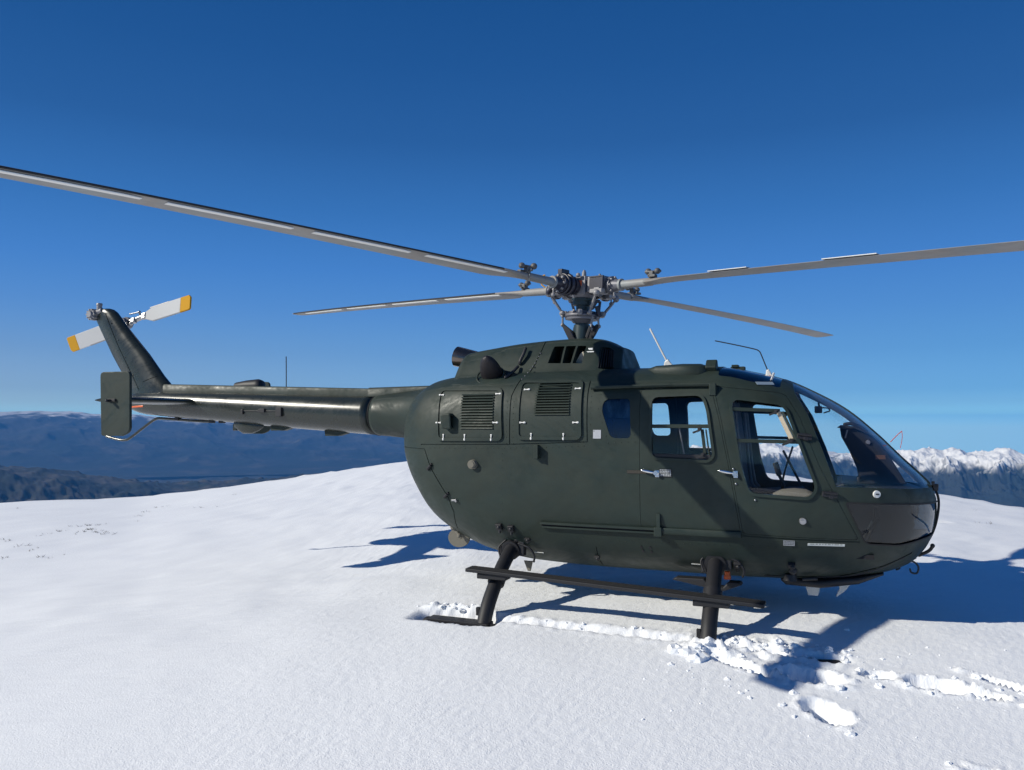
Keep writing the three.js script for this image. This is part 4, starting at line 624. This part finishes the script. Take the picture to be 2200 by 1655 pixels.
    mesh('warning_band', tube([[.475, .05, .03], [.48, .04, .05], [.485, -.02, .056], [.47, -.05, .03]].map(([x, y, z]) => { const v = V(x, y, z).applyAxisAngle(V(0, 1, 0), B); return v.toArray(); }), .006), M.yellow, hub); }
  // mast, swash plate, links
  const mast = part('rotor_mast', heli); mast.quaternion.copy(rotorTilt); mast.position.set(0, 0, 0).addScaledVector(V(0, 1, 0).applyQuaternion(rotorTilt), 0); const my = (y) => y;
  mast.position.copy(HUB).sub(V(0, 2.655, 0).applyQuaternion(rotorTilt));
  mesh('mast_tube', [bar([0, 2.14, 0], [0, 2.62, 0], .062, .058, 28), bar([0, 2.50, 0], [0, 2.56, 0], .088, .088, 28), bar([0, 2.54, 0], [0, 2.56, 0], .10, .10, 28), bar([0, 2.14, 0], [0, 2.33, 0], .080, .072, 28), bar([0, 2.17, 0], [0, 2.20, 0], .12, .09, 28)], new THREE.MeshStandardMaterial({ color: lin(.022, .04, .045), roughness: .4 }), mast);
  mesh('swash_plate', [bar([0, 2.375, 0], [0, 2.405, 0], .15, .155, 36), bar([0, 2.41, 0], [0, 2.445, 0], .145, .13, 36), new THREE.TorusGeometry(.15, .016, 10, 40).rotateX(Math.PI / 2).translate(0, 2.408, 0), bar([0, 2.345, 0], [0, 2.38, 0], .08, .11, 28)], M.hubGrey, mast);
  mesh('swash_lugs', AZ.map((A) => { const [c, s] = sq(A + rad(31)); return join([box(.06, .05, .05, [c * .165, 2.425, s * .165], [0, A + rad(31), 0]), ball(.022, [c * .185, 2.43, s * .185])]); }), M.hubPale, mast);
  AZ.forEach((A) => { const v = V(.27, 2.58, .155).applyAxisAngle(V(0, 1, 0), A), [c, s] = sq(A + rad(-31)), lo = [c * .185, 2.425, s * .185], mid = [lerp(lo[0], v.x, .5), lerp(lo[1], v.y, .5), lerp(lo[2], v.z, .5)];
    const l = part('pitch_link', mast); mast.remove(l); mesh('pitch_link', [bar(lo, v.toArray(), .010), bar([lerp(lo[0], v.x, .2), lerp(lo[1], v.y, .2), lerp(lo[2], v.z, .2)], [lerp(lo[0], v.x, .75), lerp(lo[1], v.y, .75), lerp(lo[2], v.z, .75)], .0125), ball(.022, lo), ball(.020, v.toArray())], M.hubPale, mast); void mid; });
  mesh('scissor_link', [box(.03, .09, .06, [.12, 2.50, .07], [0, .6, -.5]), box(.03, .10, .06, [.16, 2.44, .06], [0, .4, .4]), bar([.10, 2.53, .07], [.17, 2.53, .05], .014), bar([.17, 2.53, .05], [.165, 2.43, .06], .012)], M.hubDark, mast);
  mesh('control_lever', slab([[-.165, 2.325], [-.15, 2.335], [-.06, 2.27], [-.03, 2.19], [-.09, 2.19], [-.13, 2.26]], .04, .08, .004), M.black, mast);
  mesh('control_lever', slab([[.17, 2.315], [.15, 2.335], [.08, 2.28], [.05, 2.19], [.10, 2.185], [.14, 2.25]], .02, .06, .004), M.black, mast);
  mesh('control_lever', slab([[.12, 2.30], [.10, 2.31], [.07, 2.22], [.09, 2.20]], .09, .12, .004), M.black, mast);
  for (const [a, b] of [[[-.16, 2.325, .06], [-.155, 2.40, .08]], [[.165, 2.315, .04], [.16, 2.39, .06]], [[.11, 2.29, .10], [.12, 2.39, .09]]]) mesh('control_rod', [bar(a, b, .009), ball(.018, a), ball(.016, b)], M.hubPale, mast);
  const rr = rng(31), bits = []; for (let i = 0; i < 16; i++) { const a = rr() * 6.28, r = .08 + .06 * rr(), y = 2.18 + .12 * rr(); bits.push(bar([Math.cos(a) * r, y, Math.sin(a) * r], [Math.cos(a + .2) * (r + .02), y + .05, Math.sin(a + .2) * (r + .02)], .008, .006, 8)); } mesh('mast_fittings', bits, M.hubDark, mast, null, 'stuff'); void my;
}

// ---------------------------------------------------------------- landing gear
for (const s of [1, -1]) {
  const f = s > 0 ? (g) => g : flipZ, sk = [];
  const skid = mesh('landing_skid', f(join([tube([[-.86, -.044, 1.215], [-.3, -.05, 1.215], [.1, -.09, 1.215], [1.4, -.12, 1.215], [1.75, -.08, 1.215], [1.86, -.058, 1.215], [2.0, -.045, 1.215]], .05, 60, 20, .3)])), M.skid, heli); void sk;
  mesh('skid_shoe', f(box(.50, .02, .12, [-.60, -.004, 1.215])), M.black, skid);
  for (const [x, xt] of [[-.405, -.43], [1.215, 1.19]]) {
    const leg = mesh('skid_leg', f(tube([[xt, .40, .30], [xt, .455, .55], [xt + .005, .42, .68], [x - .005, .30, .91], [x, .12, 1.12], [x, -.05, 1.228]], .054, 60, 24)), M.skid, heli);
    mesh('leg_collar', f(bar([x - .004, .30, .915], [x - .002, .245, .98], .066, .066, 24)), M.skid, leg);
    mesh('leg_bracket', f(box(.03, .06, .03, [x - .06, .07, 1.17])), M.skid, leg);
    mesh('leg_fitting', f(join([bar([xt, .47, .49], [xt, .44, .64], .085, .078, 24), box(.16, .10, .08, [xt + .01, .50, .56]), box(.05, .12, .06, [xt + .09, .46, .60]), box(.04, .10, .05, [xt - .085, .42, .60]), tube([[xt + .07, .50, .63], [xt + .16, .47, .63], [xt + .20, .41, .62], [xt + .19, .36, .60]], .009), tube([[xt - .05, .52, .62], [xt - .10, .46, .64], [xt - .08, .39, .66]], .007), ball(.03, [xt + .05, .53, .61]), ball(.025, [xt - .06, .54, .60])])), M.black, leg);
  }
  const step = part('step_board', heli), yb = (x) => lerp(.352, .268, (x + .61) / 2.18);
  const tiltStep = -Math.atan2(.084, 2.18);
  mesh('board', f(box(2.18, .028, .13, [.48, .310, 1.04], [0, 0, tiltStep], .25)), M.skid, step);
  mesh('tread', f(join([-.035, 0, .035].map((z) => box(2.12, .006, .014, [.48, .3265, 1.04 + z], [0, 0, tiltStep])))), M.rubber, step);
  for (const x of [-.41, 1.21]) mesh('board_bracket', f(box(.24, .04, .10, [x + .01, yb(x) - .034, 1.035])), M.skid, step);
}
mesh('ground_light', [bar([1.265, .325, .55], [1.265, .350, .55], .026), bar([1.265, .35, .55], [1.265, .38, .55], .02)], M.orange, heli);
mesh('cross_tube_plate', slab([[.87, .300], [.90, .318], [1.10, .322], [1.14, .27], [1.24, .27], [1.28, .312], [1.36, .312], [1.37, .296], [1.22, .235], [1.10, .262]], .50, .60, .006), M.black, heli);
// lugs and small fittings on the lower hull
const lug = (x, y, w = .05, h = .05, d = .03) => mesh('hull_lug', [onHull(box(w, h, d, [0, 0, d * .4]), x, y), onHull(bar([0, -h * .2, d * .3], [0, -h * .9, d * .8], w * .22), x, y), onHull(ball(w * .3, [w * .1, h * .1, d]), x, y)], M.black, heli);
lug(-.501, .640, .05, .055); lug(-.395, .632, .05, .055); lug(-.27, .545, .045, .03, .02); lug(.285, .43, .04, .03, .02); lug(1.345, .45, .05, .06); lug(1.715, .475, .05, .04);
for (const [x, y] of [[.655, .54], [.722, .54], [.665, .508], [.728, .505]]) mesh('drain_plate', onHull(new THREE.CylinderGeometry(.013, .013, .004, 4).rotateX(Math.PI / 2).scale(.8, 1.3, 1), x, y, .002), M.black, heli);
mesh('marking_strip', onHull(new THREE.BoxGeometry(.08, .008, .003), -.21, .43, .003), M.white, heli); mesh('marking_strip', onHull(new THREE.BoxGeometry(.10, .008, .003), 1.06, .425, .003), M.white, heli);
mesh('hull_strake', [tube([[1.52, .352, hullZ(1.52, .352)], [2.0, .36, hullZ(2.0, .36)], [2.25, .43, hullZ(2.25, .43)], [2.45, .53, hullZ(2.45, .53)]], .008, 50, 8)], M.black, heli);
mesh('belly_pack', loft([[1.62, .30, .014], [1.66, .38, .038], [1.9, .40, .042], [2.15, .36, .038], [2.32, .26, .014]].map(([x, w, h]) => { const k = []; for (let j = 0; j < 28; j++) { const a = j / 28 * 2 * Math.PI; k.push([x, .305 + (x > 2 ? (x - 2) * .25 : 0) + Math.sign(Math.sin(a)) * Math.abs(Math.sin(a)) ** .5 * h, Math.sign(Math.cos(a)) * Math.abs(Math.cos(a)) ** .5 * w]); } return k; })), M.black, heli);
mesh('belly_lamp', [bar([1.70, .34, .50], [1.70, .385, .50], .05, .04), bar([1.78, .35, .48], [1.88, .36, .47], .012), ball(.03, [1.72, .42, .555])], M.black, heli);
mesh('blade_antenna', slab([[1.78, .275], [1.90, .275], [1.875, .175], [1.805, .175]], .14, .165, .006), M.white, heli);
mesh('blade_antenna', slab([[2.00, .315], [2.13, .325], [2.065, .235], [2.005, .185], [2.0, .19], [2.025, .25]], .17, .195, .005), M.white, heli);
mesh('blade_antenna', slab([[-.46, .30], [-.38, .30], [-.40, .215], [-.425, .215]], .25, .27, .005), M.canvas, heli);
mesh('loading_lamp', [new THREE.CylinderGeometry(.095, .095, .03, 36).rotateX(Math.PI / 2).scale(1.05, .85, 1).translate(-1.03, .475, .36), bar([-1.06, .56, .40], [-.98, .48, .42], .012), ball(.028, [-1.06, .57, .41]), ball(.02, [-1.0, .50, .42])], M.canvas, heli);

// ---------------------------------------------------------------- cabin
function seat(x, z) {
  const s = part('pilot_seat', heli);
  mesh('seat_pan', [box(.46, .08, .44, [x + .24, .88, z], [0, 0, .06]), box(.40, .30, .40, [x + .22, .70, z])], M.seat, s);
  mesh('seat_back', [box(.085, .78, .44, [x - .055, 1.26, z], [0, 0, .13]), box(.07, .17, .28, [x - .12, 1.72 - .06, z], [0, 0, .13])], M.seatNet, s);
  mesh('seat_belt', [tube([[x + .01, 1.55, z + .1], [x + .03, 1.3, z + .11], [x + .06, 1.0, z + .12], [x + .1, .93, z + .12]], .014), tube([[x + .01, 1.55, z - .1], [x + .03, 1.3, z - .11], [x + .06, 1.0, z - .12], [x + .1, .93, z - .12]], .014)], M.greyDark, s);
}
seat(1.30, .40); seat(1.30, -.40);
const bench = part('rear_bench', heli);
mesh('bench_seat', box(.42, .10, 1.25, [.58, .88, 0]), M.seat, bench); mesh('bench_back', box(.09, .62, 1.25, [.40, 1.2, 0], [0, 0, .08]), M.seatNet, bench);
mesh('rolled_cloth', [loft([[1.60, .02], [1.66, .045], [1.74, .055], [1.82, .05], [1.88, .02]].map(([x, h]) => { const k = []; for (let j = 0; j < 20; j++) { const a = j / 20 * 6.283; k.push([x, .955 + Math.sin(a) * h, .60 + Math.cos(a) * .08]); } return k; }))], M.canvas, heli);
const panelBox = mesh('instrument_panel', slab([[2.051, 1.427], [2.083, 1.444], [2.156, 1.434], [2.24, 1.395], [2.31, 1.335], [2.38, 1.235], [2.44, 1.12], [2.49, 1.03], [2.19, 1.0], [2.165, 1.125], [2.112, 1.262], [2.060, 1.365]], -.22, .20, .012), M.blackMatte, heli);
mesh('glare_shield', [slab([[2.03, 1.438], [2.06, 1.456], [2.16, 1.446], [2.25, 1.400], [2.24, 1.39], [2.15, 1.43], [2.06, 1.43]], -.26, .23, .004), tube([[2.085, 1.462, .2], [2.13, 1.465, .2], [2.19, 1.44, .2], [2.23, 1.41, .2]], .013)], M.black, panelBox);
mesh('panel_knob', [bar([2.24, 1.33, .20], [2.24, 1.33, .215], .018, .014), bar([2.10, 1.42, .205], [2.085, 1.36, .21], .006)], M.hubGrey, panelBox);
plateFlat('panel_placard', .075, .035, [2.32, 1.22, .202], placardTex('#101012', '#8d5a3a', 4, 21), panelBox);
mesh('panel_cable', [tube([[2.20, 1.10, .14], [2.17, 1.06, .15], [2.185, 1.0, .15], [2.16, .97, .15]], .012), tube([[2.215, 1.08, .12], [2.205, 1.02, .13], [2.21, .95, .13]], .007)], M.black, panelBox);
mesh('added_nose_block', slab([[1.98, .50], [1.98, .94], [2.50, .94], [2.535, .74], [2.47, .56]], -.20, .18, .01), M.blackMatte, heli);  // added dark block, darkens the nose behind the chin windows
mesh('nose_deck', [slab([[2.02, 1.03], [2.06, 1.045], [2.25, 1.03], [2.52, 1.01], [2.60, .985], [2.58, .93], [2.04, .93]], -.52, .52, .01)].map((g) => common(brush(g), cabin)), M.black, heli);
function plateFlat(name, w, h, pos, tex, parent) { const g = new THREE.BoxGeometry(w, h, .003).translate(...pos), m = new THREE.Mesh(g, new THREE.MeshStandardMaterial({ map: tex, roughness: .6 })); m.name = numbered(name); m.castShadow = m.receiveShadow = true; parent.add(m); return m; }
mesh('cyclic_stick', [tube([[1.78, .60, .38], [1.70, .80, .38], [1.66, 1.0, .38], [1.62, 1.10, .38]], .012), box(.04, .10, .04, [1.615, 1.13, .38], [0, 0, .3])], M.black, heli);
mesh('pedal', [tube([[2.18, .60, .3], [2.25, .75, .3], [2.28, .80, .3]], .014), box(.03, .10, .12, [2.28, .82, .3]), tube([[2.18, .60, .48], [2.25, .75, .48], [2.28, .80, .48]], .014)], M.black, heli);
mesh('landing_light', [new THREE.CylinderGeometry(.075, .05, .09, 28).rotateZ(-1.3).translate(2.50, .84, .12), new THREE.TorusGeometry(.075, .01, 10, 32).rotateY(Math.PI / 2 - .25).translate(2.545, .852, .12)], M.hubGrey, heli);
const cord = []; for (let i = 0; i <= 60; i++) { const t = i / 60, a = i * 1.7, base = [lerp(1.72, 1.80, Math.min(1, t * 1.6)) + .03 * Math.sin(t * 3.1), lerp(1.66, 1.50, t), .42 - .1 * t]; cord.push([base[0] + .010 * Math.cos(a), base[1] + .010 * Math.sin(a), base[2]]); }
mesh('intercom_cord', [tube(cord, .007, 240, 8), tube([[1.80, 1.49, .33], [1.83, 1.42, .33], [1.845, 1.37, .33], [1.825, 1.35, .33]], .006)], M.black, heli);
mesh('intercom_plug', [ball(.035, [1.775, 1.52, .36]), box(.05, .05, .05, [1.805, 1.53, .35])], M.hubGrey, heli);
mesh('compass', [box(.055, .055, .06, [1.90, 1.575, .02]), tube([[1.90, 1.66, .02], [1.905, 1.6, .02]], .008), tube([[1.93, 1.59, .02], [1.97, 1.585, .02], [1.98, 1.565, .02], [1.94, 1.55, .02]], .005)], M.black, heli);
mesh('cabin_strut', [tube([[1.60, .62, -.1], [1.62, 1.0, -.1], [1.70, 1.28, -.1]], .008), tube([[1.62, 1.24, -.30], [1.75, .97, -.30]], .010)], M.black, heli);

renderer.render(scene, camera);
